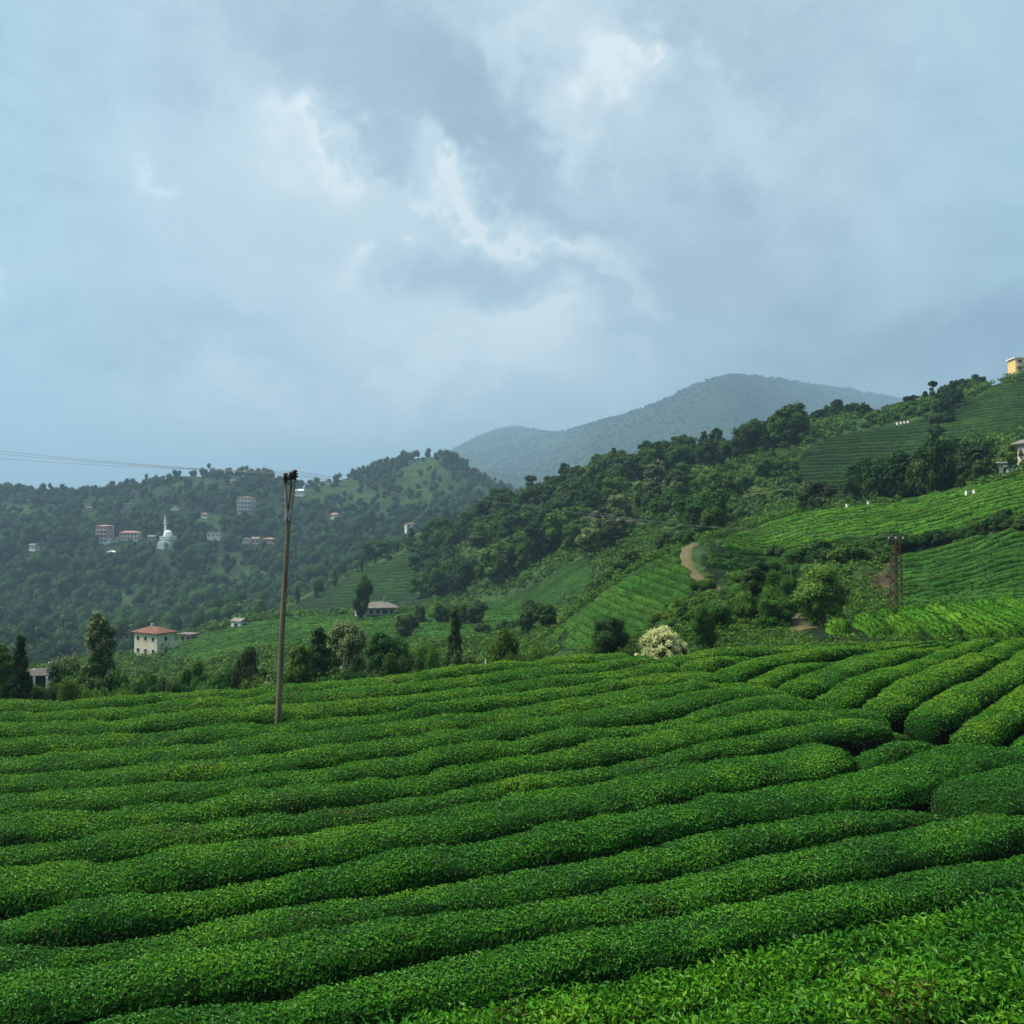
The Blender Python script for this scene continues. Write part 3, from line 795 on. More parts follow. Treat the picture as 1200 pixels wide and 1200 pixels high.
def slope_rows(key, group, label, coef, dv, width, height, tuft=0.0, tone=(.022, .072, .016), wob=0.6, tuft_size=.3, amp=0.25, minlen=5.0, step=3.0, jitter=0.0):
    poly, y0, y1 = FIELDS[key]
    us = np.arange(min(p[0] for p in poly), max(p[0] for p in poly) + 1, step)
    Y = np.geomspace(y0, y1, 700)
    cols = []
    for u in us:
        x = (u - 600) / F * Y; z = gz(x, Y); v = 600 - F * z / Y
        m = in_poly(np.full_like(Y, u), v, poly)
        val = (v - coef[1] * u if coef[0] == 'bank' else coef[0] * x + coef[1] * Y + coef[2] * z) + wob * dv * (vn(x / 7, Y / 7, 90) + .4 * vn(x / 2.2, Y / 2.2, 91))
        cols.append((u, x, Y, m, val))
    vals = np.concatenate([c[4][c[3]] for c in cols if c[3].any()])
    levels = np.arange(vals.min() + dv * .5, vals.max(), dv)
    nrow = 0
    for L in levels:
        runs, cur, miss = [], [], 0
        for (u, x, Yc, m, val) in cols:
            sgn = (val[:-1] - L) * (val[1:] - L) <= 0
            kk = np.where(sgn & m[:-1] & m[1:])[0]
            p = None
            if len(kk):
                k = kk[0] if not cur else kk[np.argmin(np.abs(Yc[kk] - cur[-1][1]))]
                t = (L - val[k]) / (val[k + 1] - val[k] + 1e-12)
                yy = Yc[k] + t * (Yc[k + 1] - Yc[k]); p = ((u - 600) / F * yy, yy)
                if cur and math.dist(p, cur[-1]) > max(4 * step * yy / F, 3.0): 
                    runs.append(cur); cur = []
            if p is None:
                miss += 1
                if miss > 1 and cur: runs.append(cur); cur = []
            else:
                miss = 0; cur.append(p)
        if cur: runs.append(cur)
        for r in runs:
            if len(r) < 4: continue
            P = np.array(r)
            seg = np.r_[0, np.cumsum(np.linalg.norm(np.diff(P, axis=0), axis=1))]
            if seg[-1] < minlen: continue
            ds = max(0.5, P[:, 1].mean() / 300)
            s = np.linspace(0, seg[-1], max(int(seg[-1] / ds), 5))
            Q = np.stack([np.interp(s, seg, P[:, i]) for i in (0, 1)], 1)
            Q = np.stack([smooth1(Q[:, i], 5) if len(Q) > 8 else Q[:, i] for i in (0, 1)], 1)
            d = np.gradient(Q, axis=0); d /= np.linalg.norm(d, axis=1)[:, None] + 1e-9
            nr = np.stack([-d[:, 1], d[:, 0]], 1)
            th = np.linspace(0, math.pi, 8); ox = np.sign(np.cos(th)) * np.abs(np.cos(th)) ** .8; oz = np.sin(th) ** .65
            e = np.clip(np.minimum(s, s[-1] - s) / 1.0, .004, 1) ** .5
            hh = height * e * (1 + amp * vn(s / 1.6, L * 3.1, 92) + amp * .6 * vn(s / .6, L * 1.1, 93))
            ww = width / 2 * e * (1 + 0.15 * vn(s / 1.4, L * 2.3, 94))
            px = Q[:, None, 0] + nr[:, None, 0] * ox[None] * ww[:, None]
            py = Q[:, None, 1] + nr[:, None, 1] * ox[None] * ww[:, None]
            pz = gz(px, py) + hh[:, None] * oz[None] - 0.05
            V = np.stack([px, py, pz], -1).reshape(-1, 3)
            n = len(s); idx = np.arange(n * 8).reshape(n, 8)
            q = np.stack([idx[:-1, :-1], idx[1:, :-1], idx[1:, 1:], idx[:-1, 1:]], -1).reshape(-1, 4)
            pt = 1 + .5 * fbm(V[:, 0] / 6, V[:, 1] / 6, 95) + .35 * vn(V[:, 0] / .8, V[:, 1] / .8, 96)
            col = np.array(tone)[None] * np.clip(pt, .35, 2)[:, None]
            mi = np.zeros(len(q), int)
            sm = np.ones(len(q), bool)
            if tuft > 0:
                nt_ = int(seg[-1] * tuft)
                ii = rng.integers(0, n, nt_); jj = rng.integers(1, 7, nt_)
                fr = rng.random((nt_, 1)); c = V[idx[ii, jj]] * (1 - fr) + V[idx[np.minimum(ii + 1, n - 1), jj]] * fr + rng.normal(0, .05, (nt_, 3))
                nn = np.concatenate([nr[ii] * ox[jj][:, None], oz[jj][:, None]], 1) + rng.normal(0, .45, (nt_, 3)); c = c + np.concatenate([nr[ii] * ox[jj][:, None], oz[jj][:, None]], 1) * tuft_size * .22; nn /= np.linalg.norm(nn, axis=1)[:, None]
                LV, LQ = diamonds(c, nn, tuft_size * rng.uniform(.6, 1.4, nt_), tuft_size * rng.uniform(.4, .8, nt_), .08)
                tc_ = np.array(tone)[None] * (1.15 + .5 * fbm(c[:, 0] / 5, c[:, 1] / 5, 97) + rng.normal(0, .3, nt_))[:, None].clip(.3, 2.4)
                q = np.concatenate([q, LQ + len(V)]); V = np.concatenate([V, LV]); col = np.concatenate([col, np.repeat(tc_, 4, 0)])
                mi = np.concatenate([mi, np.ones(nt_, int)]); sm = np.concatenate([sm, np.zeros(nt_, bool)])
            org = V.mean(0)
            me = np_mesh('tea_row', V - org, q, mats=[M['tearow'], M['leaf'] if False else M['tearow']], mat_idx=mi, color=col, smooth=sm)
            tag(link('tea_row', me, loc=org), label, 'tea row', group)
            nrow += 1
    print('rows', key, nrow)


slope_rows('clumps', 'tea rows just beyond the crest', 'short lumpy tea row among those just beyond the crest at right', (1, -.24, 0), 2.0, 1.5, .95, 330, (.050, .155, .011), .30, .13, .16, 2.0, 2.0)
slope_rows('lower_right', 'tea rows on the slope around the lattice mast', 'dark green tea row contouring the slope around the rusty lattice mast', (.10, 1, 0), 1.9, 1.2, .5, 9, (.022, .070, .010), .45, .26, .3)
slope_rows('upper_right', 'tea rows on the bright slope under the dark grove', 'light green tea row on the bright slope under the dark grove', (.12, 1, 0), 1.75, 1.15, .5, 9, (.034, .100, .010), .45, .28, .3)
slope_rows('dark_rows', 'tea rows beside the dirt path', 'thin tea row beside the curving dirt path', ('bank', .06), 4.6, 1.1, .7, 16, (.015, .050, .009), .3, .28, .25)
slope_rows('diagonal', 'tea rows stepping down the steep bank', 'stepped tea row on the steep bank left of the dirt path', ('bank', .36), 10.2, 1.0, .60, 12, (.024, .076, .009), .15, .20, .22, 2.0, 2.0)
slope_rows('triangle', 'tea rows on the triangular field', 'fine tea row on the triangular field in front of the dark wood', (.25, 1, .6), 2.7, 1.68, 0.56, 5, (.020, .060, .010), .25, .4, .15)
slope_rows('nose', 'tea rows behind the farmhouse', 'fine dark tea row on the slope behind the weathered farmhouse', (0, .10, .9), 1.5, 1.76, 0.56, 4, (.015, .050, .009), .4, .5, .15)
slope_rows('spur', 'tea rows on the knoll by the cream house', 'low tea row on the green knoll by the cream house and farmhouse', (.35, 1, 0), 2.9, 2.6, .9, 7, (.024, .076, .010), .5, .42, .3)
slope_rows('under_ridge', 'tea rows under the wooded ridge', 'fine dark green tea row on the slope under the wooded ridge', (0, .06, .95), 1.25, 1.52, 0.50, 4, (.014, .042, .009), .3, .4, .15)
slope_rows('top_right', 'tea rows below the yellow block', 'fine tea row on the high slope below the yellow block', (0, .06, .95), 1.25, 1.52, 0.50, 4, (.018, .052, .010), .3, .4, .15)

# ------------------------------------------------------------------ trees
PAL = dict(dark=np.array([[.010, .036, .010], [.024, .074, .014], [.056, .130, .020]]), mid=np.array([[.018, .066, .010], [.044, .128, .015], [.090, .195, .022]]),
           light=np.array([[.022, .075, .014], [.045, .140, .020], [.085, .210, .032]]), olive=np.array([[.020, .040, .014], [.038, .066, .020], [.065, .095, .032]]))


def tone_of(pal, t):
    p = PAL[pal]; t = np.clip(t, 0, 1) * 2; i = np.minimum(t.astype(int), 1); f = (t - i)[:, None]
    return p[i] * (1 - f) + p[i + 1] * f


def crown_points(blobs, n, r):
    """points on and in the clumps: position, outward direction, clump number, depth in the clump"""
    vol = np.array([b[3] ** 2 for b in blobs]); k = r.choice(len(blobs), n, p=vol / vol.sum())
    d = r.normal(size=(n, 3)); d /= np.linalg.norm(d, axis=1)[:, None]
    d[:, 2] = np.where((d[:, 2] < -.35) & (r.random(n) < .65), -d[:, 2], d[:, 2])
    B = np.array([[b[0], b[1], b[2]] for b in blobs]); Rr = np.array([b[3] for b in blobs]); Fz = np.array([b[4] for b in blobs])
    rad = Rr[k] * (r.random(n) ** .33 * .55 + .52) * (1 + .12 * r.normal(size=n))
    p = B[k] + d * rad[:, None] * np.stack([np.ones(n), np.ones(n), Fz[k]], 1)
    return p, d, k


def lobes(cen, rad, seed, nu=8, nv=5):
    """uneven rounded lumps (the dense inside of foliage)"""
    r = np.random.default_rng(seed + 500); n = len(cen)
    th = np.linspace(0.12, math.pi - .12, nv); ph = np.linspace(0, 2 * math.pi, nu, endpoint=False)
    D = np.stack([np.sin(th)[:, None] * np.cos(ph)[None], np.sin(th)[:, None] * np.sin(ph)[None], np.cos(th)[:, None] + 0 * ph[None]], -1).reshape(-1, 3)
    P = cen[:, None] + D[None] * rad[:, None] * r.uniform(.78, 1.15, (n, len(D), 1))
    base = np.arange(nu * nv).reshape(nv, nu); nx = np.roll(base, -1, 1)
    q = np.stack([base[:-1], base[1:], nx[1:], nx[:-1]], -1).reshape(-1, 4)
    Q = (q[None] + (np.arange(n) * nu * nv)[:, None, None]).reshape(-1, 4)
    return P.reshape(-1, 3), Q


def crown_mesh(name, blobs, n, size, pal, seed, mtl='leaf', droop=0.0):
    r = np.random.default_rng(seed)
    p, d, k = crown_points(blobs, n, r)
    ok = p[:, 2] > 0.0
    p, d, k = p[ok], d[ok], k[ok]; n = len(p)
    cc = p - np.array([0, 0, .45]); cc /= np.linalg.norm(cc, axis=1)[:, None] + 1e-9
    nn = d * .75 + cc * .45 + np.array([0, 0, .15 - droop]) + r.normal(0, .34, (n, 3)); nn /= np.linalg.norm(nn, axis=1)[:, None]
    L = size * r.uniform(.6, 1.5, n)
    V, q = diamonds(p, nn, L, L * r.uniform(.45, .85, n), .22)
    CV, CQ = lobes(np.array([b[:3] for b in blobs]), np.array([(b[3] * .74, b[3] * .74, b[3] * .74 * b[4]) for b in blobs]), seed)
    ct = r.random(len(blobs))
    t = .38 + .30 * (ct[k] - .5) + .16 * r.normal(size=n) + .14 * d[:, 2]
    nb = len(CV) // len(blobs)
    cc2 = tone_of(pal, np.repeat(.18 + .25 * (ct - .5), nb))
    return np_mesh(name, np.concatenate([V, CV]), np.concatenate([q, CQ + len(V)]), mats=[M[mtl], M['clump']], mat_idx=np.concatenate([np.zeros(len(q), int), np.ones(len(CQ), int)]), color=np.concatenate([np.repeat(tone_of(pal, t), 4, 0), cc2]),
                   smooth=np.concatenate([np.zeros(len(q), bool), np.ones(len(CQ), bool)]))


class MB:
    """collects simple solids into one mesh"""
    def __init__(s): s.v = []; s.f = []
    def add(s, v, f):
        o = len(s.v); s.v += [tuple(map(float, p)) for p in v]; s.f += [tuple(i + o for i in q) for q in f]; return s
    def box(s, x0, x1, y0, y1, z0, z1):
        return s.add([(x0, y0, z0), (x1, y0, z0), (x1, y1, z0), (x0, y1, z0), (x0, y0, z1), (x1, y0, z1), (x1, y1, z1), (x0, y1, z1)],
                     [(0, 3, 2, 1), (4, 5, 6, 7), (0, 1, 5, 4), (1, 2, 6, 5), (2, 3, 7, 6), (3, 0, 4, 7)])
    def tube(s, pts, rad, n=8, cap=True):
        pts = [np.array(p, float) for p in pts]
        rad = rad if hasattr(rad, '__len__') else [rad] * len(pts)
        V = []; up = np.array([0, 0, 1.0])
        for i, p in enumerate(pts):
            t = pts[min(i + 1, len(pts) - 1)] - pts[max(i - 1, 0)]; t /= np.linalg.norm(t) + 1e-12
            a = np.cross(t, up if abs(t[2]) < .9 else np.array([1.0, 0, 0])); a /= np.linalg.norm(a); b = np.cross(t, a)
            for k in range(n):
                w = 2 * math.pi * k / n
                V.append(p + (a * math.cos(w) + b * math.sin(w)) * rad[i])
        Fc = []
        for i in range(len(pts) - 1):
            for k in range(n):
                Fc.append((i * n + k, i * n + (k + 1) % n, (i + 1) * n + (k + 1) % n, (i + 1) * n + k))
        if cap:
            Fc.append(tuple(range(n))[::-1]); Fc.append(tuple((len(pts) - 1) * n + k for k in range(n)))
        return s.add(V, Fc)
    def lathe(s, prof, n=16, c=(0, 0, 0)):
        V = []
        for (r, z) in prof:
            for k in range(n):
                w = 2 * math.pi * k / n; V.append((c[0] + r * math.cos(w), c[1] + r * math.sin(w), c[2] + z))
        Fc = [(i * n + k, i * n + (k + 1) % n, (i + 1) * n + (k + 1) % n, (i + 1) * n + k) for i in range(len(prof) - 1) for k in range(n)]
        Fc.append(tuple(range(n))[::-1]); Fc.append(tuple((len(prof) - 1) * n + k for k in range(n)))
        return s.add(V, Fc)
    def mesh(s, name, m):
        me = bpy.data.meshes.new(name); me.from_pydata(s.v, [], s.f); me.materials.append(m); me.update()
        return me
    def build(s, name, m, parent=None, loc=(0, 0, 0)):
        return link(name, s.mesh(name, m), parent, loc)


def trunk_mesh(blobs, h0, r0, seed, limbs=6, lean=0.03):
    r = np.random.default_rng(seed); b = MB()
    top = np.array([r.normal(0, lean), r.normal(0, lean), h0])
    pts = [np.array([0, 0, -.06]), np.array([r.normal(0, .006), r.normal(0, .006), h0 * .35]), top * .7 + np.array([0, 0, 0]), top]
    b.tube(pts, [r0 * 1.35, r0, r0 * .8, r0 * .45], 7)
    ch = r.choice(len(blobs), min(limbs, len(blobs)), replace=False)
    for k in ch:
        e = np.array(blobs[k][:3]); s0 = pts[1] + (pts[3] - pts[1]) * r.uniform(.35, .9)
        mid = (s0 + e) / 2 + np.array([0, 0, -.03])
        b.tube([s0, mid, e], [r0 * .5, r0 * .34, r0 * .15], 5)
    return b.mesh('trunk', M['bark'])


def mk_blobs(kind, seed):
    r = np.random.default_rng(seed); B = []
    if kind == 'broad':
        for i in range(22):
            a = r.uniform(0, 6.28); z = r.uniform(.20, .88); w = .34 * math.sqrt(max(0, 1 - ((z - .52) / .46) ** 2))
            q = w * r.uniform(.35, 1.0); B.append((q * math.cos(a), q * math.sin(a), z, r.uniform(.085, .15), 1.0))
        B.append((0, 0, .54, .24, 1.2))
    elif kind == 'round':
        for i in range(26):
            a = r.uniform(0, 6.28); c = r.uniform(-.9, 1); w = math.sqrt(1 - c * c)
            B.append((.30 * w * math.cos(a) * r.uniform(.7, 1.15), .30 * w * math.sin(a) * r.uniform(.7, 1.15), .54 + .35 * c, r.uniform(.08, .12), .85))
        B.append((0, 0, .58, .26, 1.0))
    elif kind == 'tall':
        for i in range(36):
            z = .14 + .78 * (i + r.uniform(0, 1)) / 36; w = .165 * math.sqrt(max(.03, 1 - ((z - .46) / .50) ** 2)) * r.uniform(.55, 1.1); a = i * 2.4 + r.uniform(-.5, .5)
            B.append((w * math.cos(a), w * math.sin(a), z, r.uniform(.055, .085), .9))
        B.append((0, 0, .50, .15, 2.2)); B.append((0, 0, .92, .05, 1.3))
    elif kind == 'conifer':
        for i in range(34):
            z = .10 + .86 * (i / 33) ; w = .21 * (1 - z) ** .75 * r.uniform(.5, 1.1); a = i * 2.4 + r.uniform(-.4, .4)
            B.append((w * math.cos(a), w * math.sin(a), z, .035 + .075 * (1 - z), .7))
    elif kind == 'poplar':
        for i in range(16):
            z = .1 + .84 * i / 15; w = .05; a = r.uniform(0, 6.28); q = 1 - ((z - .5) / .52) ** 2
            B.append((w * math.cos(a), w * math.sin(a), z, .05 + .055 * q, 1.1))
    elif kind == 'shrub':
        for i in range(16):
            a = r.uniform(0, 6.28); q = math.sqrt(r.uniform(0, 1)) * .62; z = .62 * (1 - (q / .75) ** 2) * r.uniform(.55, 1.05) + .10
            B.append((q * math.cos(a), q * math.sin(a), z, r.uniform(.16, .26), .85))
    elif kind == 'dome':
        for i in range(44):
            a = r.uniform(0, 6.28); c = r.uniform(0, 1); w = math.sqrt(1 - c * c)
            B.append((.74 * w * math.cos(a), .74 * w * math.sin(a), .12 + .74 * c, r.uniform(.10, .16), .9))
        B.append((0, 0, .30, .55, .9))
    elif kind == 'topknot':
        for i in range(9):
            a = r.uniform(0, 6.28); c = r.uniform(-1, 1); w = math.sqrt(1 - c * c)
            B.append((.10 * w * math.cos(a), .10 * w * math.sin(a), .83 + .09 * c, .075, 1.0))
        for i in range(8):
            z = r.uniform(.25, .6); a = r.uniform(0, 6.28); B.append((.06 * math.cos(a), .06 * math.sin(a), z, r.uniform(.05, .09), 1.0))
    return B


PROTO = {}


def proto(kind, pal, fine, var, blossom=0.0):
    """crown, trunk (and blossom) meshes of one plant, one metre tall; shared by its copies"""
    key = (kind, pal, fine, var, blossom)
    if key in PROTO: return PROTO[key]
    seed = (sum(map(ord, kind + pal)) * 7 + var * 131 + fine * 17) % 99991
    B = mk_blobs(kind, seed)
    n = {0: 2300, 1: 8500}[fine]; size = {0: .062, 1: .031}[fine]
    if kind in ('shrub', 'dome'): size *= 1.9; n = int(n * .8)
    if kind in ('conifer', 'tall', 'poplar', 'topknot'): size *= .85
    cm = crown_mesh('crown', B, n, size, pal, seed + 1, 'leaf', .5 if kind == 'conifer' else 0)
    tm = None
    if kind not in ('shrub', 'dome'):
        hh = {'broad': .55, 'round': .5, 'tall': .8, 'conifer': .95, 'poplar': .85, 'topknot': .86}[kind]
        tm = trunk_mesh(B, hh, {'broad': .030, 'round': .03, 'tall': .022, 'conifer': .02, 'poplar': .016, 'topknot': .02}[kind], seed + 2, 8 if kind in ('broad', 'round') else 3)
    else:
        b = MB(); r = np.random.default_rng(seed + 3)
        for k in range(5):
            e = B[k]; b.tube([(r.normal(0, .03), r.normal(0, .03), -.05), (e[0] * .5, e[1] * .5, e[2] * .45), e[:3]], [.03, .02, .01], 5)
        tm = b.mesh('trunk', M['bark'])
    bm = None
    if blossom > 0:
        r = np.random.default_rng(seed + 4)
        nb = int((900 if fine else 260) * blossom)
        p, d, k = crown_points(B, nb * 5, r)
        out = np.array([B[i][:3] for i in k]); cen = np.mean([b[:3] for b in B], 0)
        o2 = p - cen; o2 /= np.linalg.norm(o2, axis=1)[:, None] + 1e-9
        ok = (d[:, 2] > .0) & ((d * o2).sum(1) > .35)
        p, d, k = p[ok][:nb], d[ok][:nb], k[ok][:nb]
        # every cluster is a little spray of petals
        m = 7; c = np.repeat(p + d * .012, m, 0) + r.normal(0, size * .45, (len(p) * m, 3))
        nn = np.repeat(d, m, 0) * .7 + r.normal(0, .5, (len(c), 3)) + np.array([0, 0, .3]); nn /= np.linalg.norm(nn, axis=1)[:, None]
        L = size * r.uniform(.35, .75, len(c))
        V, q = diamonds(c, nn, L, L * .7, .2)
        base = np.array([.66, .72, .36]) if kind == 'dome' else np.array([.30, .34, .17])
        col = base[None] * r.uniform(.65, 1.25, (len(c), 1)) * np.array([1, 1, 1])[None]
        bm = np_mesh('blossom', V, q, mats=[M['petal']], color=np.repeat(col, 4, 0))
    PROTO[key] = (cm, tm, bm)
    return PROTO[key]


NAMES = dict(broad='broadleaf_tree', round='round_tree', tall='tall_tree', conifer='conifer_tree', poplar='poplar_tree', shrub='shrub', dome='blossoming_shrub', topknot='topped_tree')
KIND = dict(dark='dark', mid='green', light='bright', olive='brownish')
NTREE = 0


def plant(kind, pal, base, height, wide=1.0, label=None, group=None, fine=0, blossom=0.0, cat=None):
    global NTREE
    cm, tm, bm = proto(kind, pal, fine, random.randrange(3), blossom)
    o = empty(NAMES[kind], tuple(base), random.uniform(0, 6.28))
    o.scale = (height * wide, height * wide, height)
    tag(o, label, cat or ('shrub' if kind in ('shrub', 'dome') else 'tree'), group)
    link('crown' if kind not in ('shrub', 'dome') else 'foliage', cm, o)
    link('trunk' if kind not in ('shrub', 'dome') else 'stems', tm, o)
    if bm: link('blossom', bm, o)
    NTREE += 1
    return o


def tree_at(kind, pal, u, Y, top, wpx=None, label=None, group=None, fine=1, blossom=0.0):
    """a plant rooted at depth Y in the direction u whose top reaches the height `top`"""
    x = (u - 600) / F * Y; z = float(gz(x, Y)); zt = (600 - top) / F * Y
    h = max(zt - z, .8)
    W = {'broad': .86, 'round': .80, 'tall': .46, 'conifer': .46, 'poplar': .27, 'shrub': 1.55, 'dome': 1.72, 'topknot': .36}[kind]
    wide = 1.0 if wpx is None else (wpx / F * Y) / (W * h)
    return plant(kind, pal, (x, Y, z - .05), h, float(np.clip(wide, .45, 2.2)), label, group, fine, blossom)


def ordinal_labels(items, text, group):
    """items = [(u, object)]: name each by its place in the line, counted from the left"""
    items.sort(key=lambda t: t[0])
    for i, (u, o) in enumerate(items):
        if len(items) <= 20:
            o['label'] = text + ', %s from the left' % ORD[i + 1]
        else:
            o['label'] = text
        o['group'] = group


def fill(poly, n, kinds, hr, y0, y1, text, group, fine=0, mind=9.0, seed=1, blossom=0.0, wide=(.85, 1.25)):
    r = np.random.default_rng(seed); pts = []; out = {}
    xs = [p[0] for p in poly]; ys = [p[1] for p in poly]
    tries = 0
    while len(pts) < n and tries < n * 60:
        tries += 1
        u, v = r.uniform(min(xs), max(xs)), r.uniform(min(ys), max(ys))
        if not in_poly(u, v, poly): continue
        if any(abs(u - a) < mind and abs(v - b) < mind * .55 for a, b in pts): continue
        p = hit(u, v, y0, y1)
        vv = 600 - F * p[2] / p[1]
        if abs(vv - v) > 6: continue
        pts.append((u, v))
        kind, pal = kinds[r.integers(len(kinds))]
        h = r.uniform(*hr) * (.5 if kind == 'shrub' else 1)
        bl = blossom if r.random() < .5 else 0.0
        o = plant(kind, pal, p - np.array([0, 0, .1]), h, r.uniform(*wide), None, group, fine, bl)
        out.setdefault('%s %s' % (KIND[pal], {'broad': 'spreading tree', 'round': 'round tree', 'tall': 'tall slender tree', 'conifer': 'pointed conifer', 'poplar': 'narrow tree', 'shrub': 'bush', 'topknot': 'topped tree'}[kind]), []).append((u, o))
    for k, items in out.items():
        ordinal_labels(items, k + ' ' + text, group)


# --- single trees one can tell apart, behind the left edge of the near field
for (kind, pal, u, Y, top, w, bl, lab) in [
    ('tall', 'mid', 2, 74, 752, 44, 0, 'leafy bushy tree cut by the left edge of the picture'),
    ('conifer', 'dark', 24, 72, 742, 40, 0, 'dark bushy tree just left of the old shed'),
    ('broad', 'mid', 76, 84, 757, 44, .7, 'pale tasselled chestnut beside the old shed'),
    ('tall', 'mid', 117, 92, 717, 40, .5, 'tall chestnut with creamy flower tassels, standing alone above the bushes'),
    ('shrub', 'light', 100, 80, 777, 40, .25, 'yellowish green bush at the foot of the tall chestnut'),
    ('shrub', 'mid', 141, 82, 776, 46, 0, 'green bush right of the tall chestnut'),
    ('shrub', 'mid', 167, 80, 779, 46, 0, 'green bush below the cream house wall'),
    ('shrub', 'mid', 195, 84, 781, 44, 0, 'low green bush below the cream house corner'),
    ('broad', 'mid', 222, 86, 770, 52, 0, 'leafy rounded tree below the small tin roofed shed'),
    ('shrub', 'light', 256, 64, 767, 78, 0, 'wide bright green bush left of the wooden pole'),
    ('broad', 'olive', 290, 76, 756, 50, 0, 'brownish green tree behind the bright bush'),
    ('shrub', 'light', 304, 58, 786, 34, .5, 'small pale flowering bush close left of the pole foot'),
    ('tall', 'mid', 352, 76, 752, 46, 0, 'leafy slim tree close right of the wooden pole'),
    ('conifer', 'dark', 374, 78, 733, 60, 0, 'dark conical tree between the pole and the pale chestnut'),
    ('round', 'mid', 405, 86, 727, 62, 1.3, 'round chestnut covered in pale blossom below the farmhouse'),
    ('shrub', 'light', 386, 56, 775, 66, 0, 'bright leafy bush on the field edge under the pale chestnut'),
    ('tall', 'mid', 447, 92, 738, 46, 0, 'leafy feathery tree right below the farmhouse'),
    ('tall', 'mid', 466, 94, 745, 40, 0, 'leafy narrow tree right of the feathery tree'),
    ('broad', 'mid', 496, 98, 752, 50, 0, 'leafy round topped tree left of the dark spire'),
    ('conifer', 'dark', 533, 80, 710, 36, 0, 'dark spire shaped conifer standing alone at mid field'),
    ('shrub', 'dark', 560, 84, 752, 44, 0, 'dark bush between the spire and the clipped round tree'),
    ('round', 'mid', 592, 68, 732, 50, 0, 'dense round tree with a lighter top on the field edge'),
    ('shrub', 'mid', 622, 70, 748, 40, 0, 'low bush right of the dense round tree'),
    ('shrub', 'mid', 655, 72, 756, 50, 0, 'low bush at the foot of the stepped tea bank'),
    ('broad', 'dark', 712, 78, 719, 62, 0, 'dark rounded tree left of the white blossom bush'),
    ('shrub', 'dark', 742, 70, 742, 44, 0, 'dark bush touching the white blossom bush on its left'),
    ('dome', 'light', 776, 46.0, 734, 66, 3.0, 'dome shaped bush covered in white blossom on the field edge'),
    ('broad', 'light', 965, 73, 661, 80, 0, 'round green tree with forked trunk beside the bare path'),
    ('broad', 'dark', 425, 258, 671, 27, 0, 'dark ivy clad tree with a ball top beside the farmhouse'),
    ('topknot', 'dark', 622, 440, 556, 16, 0, 'ball topped tree on the ridge skyline'),
    ('poplar', 'dark', 635, 450, 570, 7, 0, 'thin dark spire tree right of the ball topped tree'),
    ('poplar', 'dark', 641, 448, 562, 8, 0, 'second thin dark spire on the ridge, the taller one'),
    ('topknot', 'dark', 1093, 322, 446, 11, 0, 'tall dark tree with a round head on the skyline at the right'),
    ('conifer', 'dark', 1084, 328, 458, 18, 0, 'small dark conifer left of the round headed skyline tree'),
    ('broad', 'dark', 1068, 330, 462, 26, 0, 'dark bushy tree at the upper end of the skyline bushes'),
    ('round', 'dark', 914, 338, 488, 60, 0, 'large dark tree rising above the ridge line at its middle'),
    ('poplar', 'dark', 888, 345, 503, 10, 0, 'narrow tree at the left shoulder of the large ridge tree'),
    ('broad', 'olive', 957, 160, 560, 52, 0, 'thin brownish tree at the left end of the bright tea slope'),
    ('round', 'dark', 553, 440, 594, 24, 0, 'dark rounded tree on the nose of the ridge'),
    ('broad', 'dark', 442, 500, 630, 44, 0, 'dark tree clump on the crest behind the farmhouse slope, left one'),
    ('broad', 'dark', 462, 490, 632, 34, 0, 'dark tree on the crest behind the farmhouse slope, right one'),
]:
    nearf = 1 if Y < 130 else 0
    tree_at(kind, pal, u, Y, top, w, lab, None, nearf, bl)

# --- the wood in the hollow, the ridge, the bushy slope, the grove, the gully
fill([(482, 646), (545, 622), (600, 600), (640, 588), (688, 640), (640, 664), (550, 703), (490, 708)], 60, [('broad', 'dark'), ('round', 'dark'), ('broad', 'mid')], (9, 14), 290, 470,
     'in the dark wood above the triangular field', 'trees of the wood in the hollow', 0, 8, 3, 0, (.95, 1.3))
fill([(640, 588), (690, 568), (760, 556), (770, 566), (720, 588), (690, 640)], 30, [('broad', 'dark'), ('tall', 'dark'), ('round', 'dark')], (8, 13), 300, 440,
     'on the left wooded ridge', 'trees along the ridge', 0, 7, 4, 0, (.95, 1.3))
fill([(650, 574), (760, 551), (840, 536), (930, 519), (935, 530), (840, 548), (760, 565), (660, 586)], 48, [('broad', 'dark'), ('tall', 'dark'), ('round', 'mid'), ('conifer', 'dark')], (8, 13), 300, 440,
     'on the skyline of the wooded ridge', 'trees along the ridge', 0, 6, 5, 0, (.95, 1.3))
fill([(655, 640), (700, 600), (770, 570), (800, 590), (760, 625), (700, 660)], 34, [('round', 'olive'), ('broad', 'mid'), ('shrub', 'mid')], (7, 10), 200, 400,
     'on the left bushy slope', 'bushes of the slope above the path', 0, 9, 6, .5, (.95, 1.3))
fill([(770, 570), (860, 545), (930, 535), (935, 590), (890, 608), (830, 630), (770, 640)], 80, [('shrub', 'mid'), ('shrub', 'light'), ('broad', 'mid'), ('shrub', 'dark')], (4.5, 8), 160, 360,
     'on the bushy slope above the dirt path', 'bushes of the slope above the path', 0, 8, 7, .2, (1.0, 1.4))
fill([(800, 628), (832, 622), (850, 628), (852, 636), (800, 640)], 6, [('broad', 'dark'), ('shrub', 'mid')], (5, 6.5), 140, 230, 'at the head of the dirt path', 'trees at the head of the path', 0, 9, 8)
r_ = np.random.default_rng(21); items = []
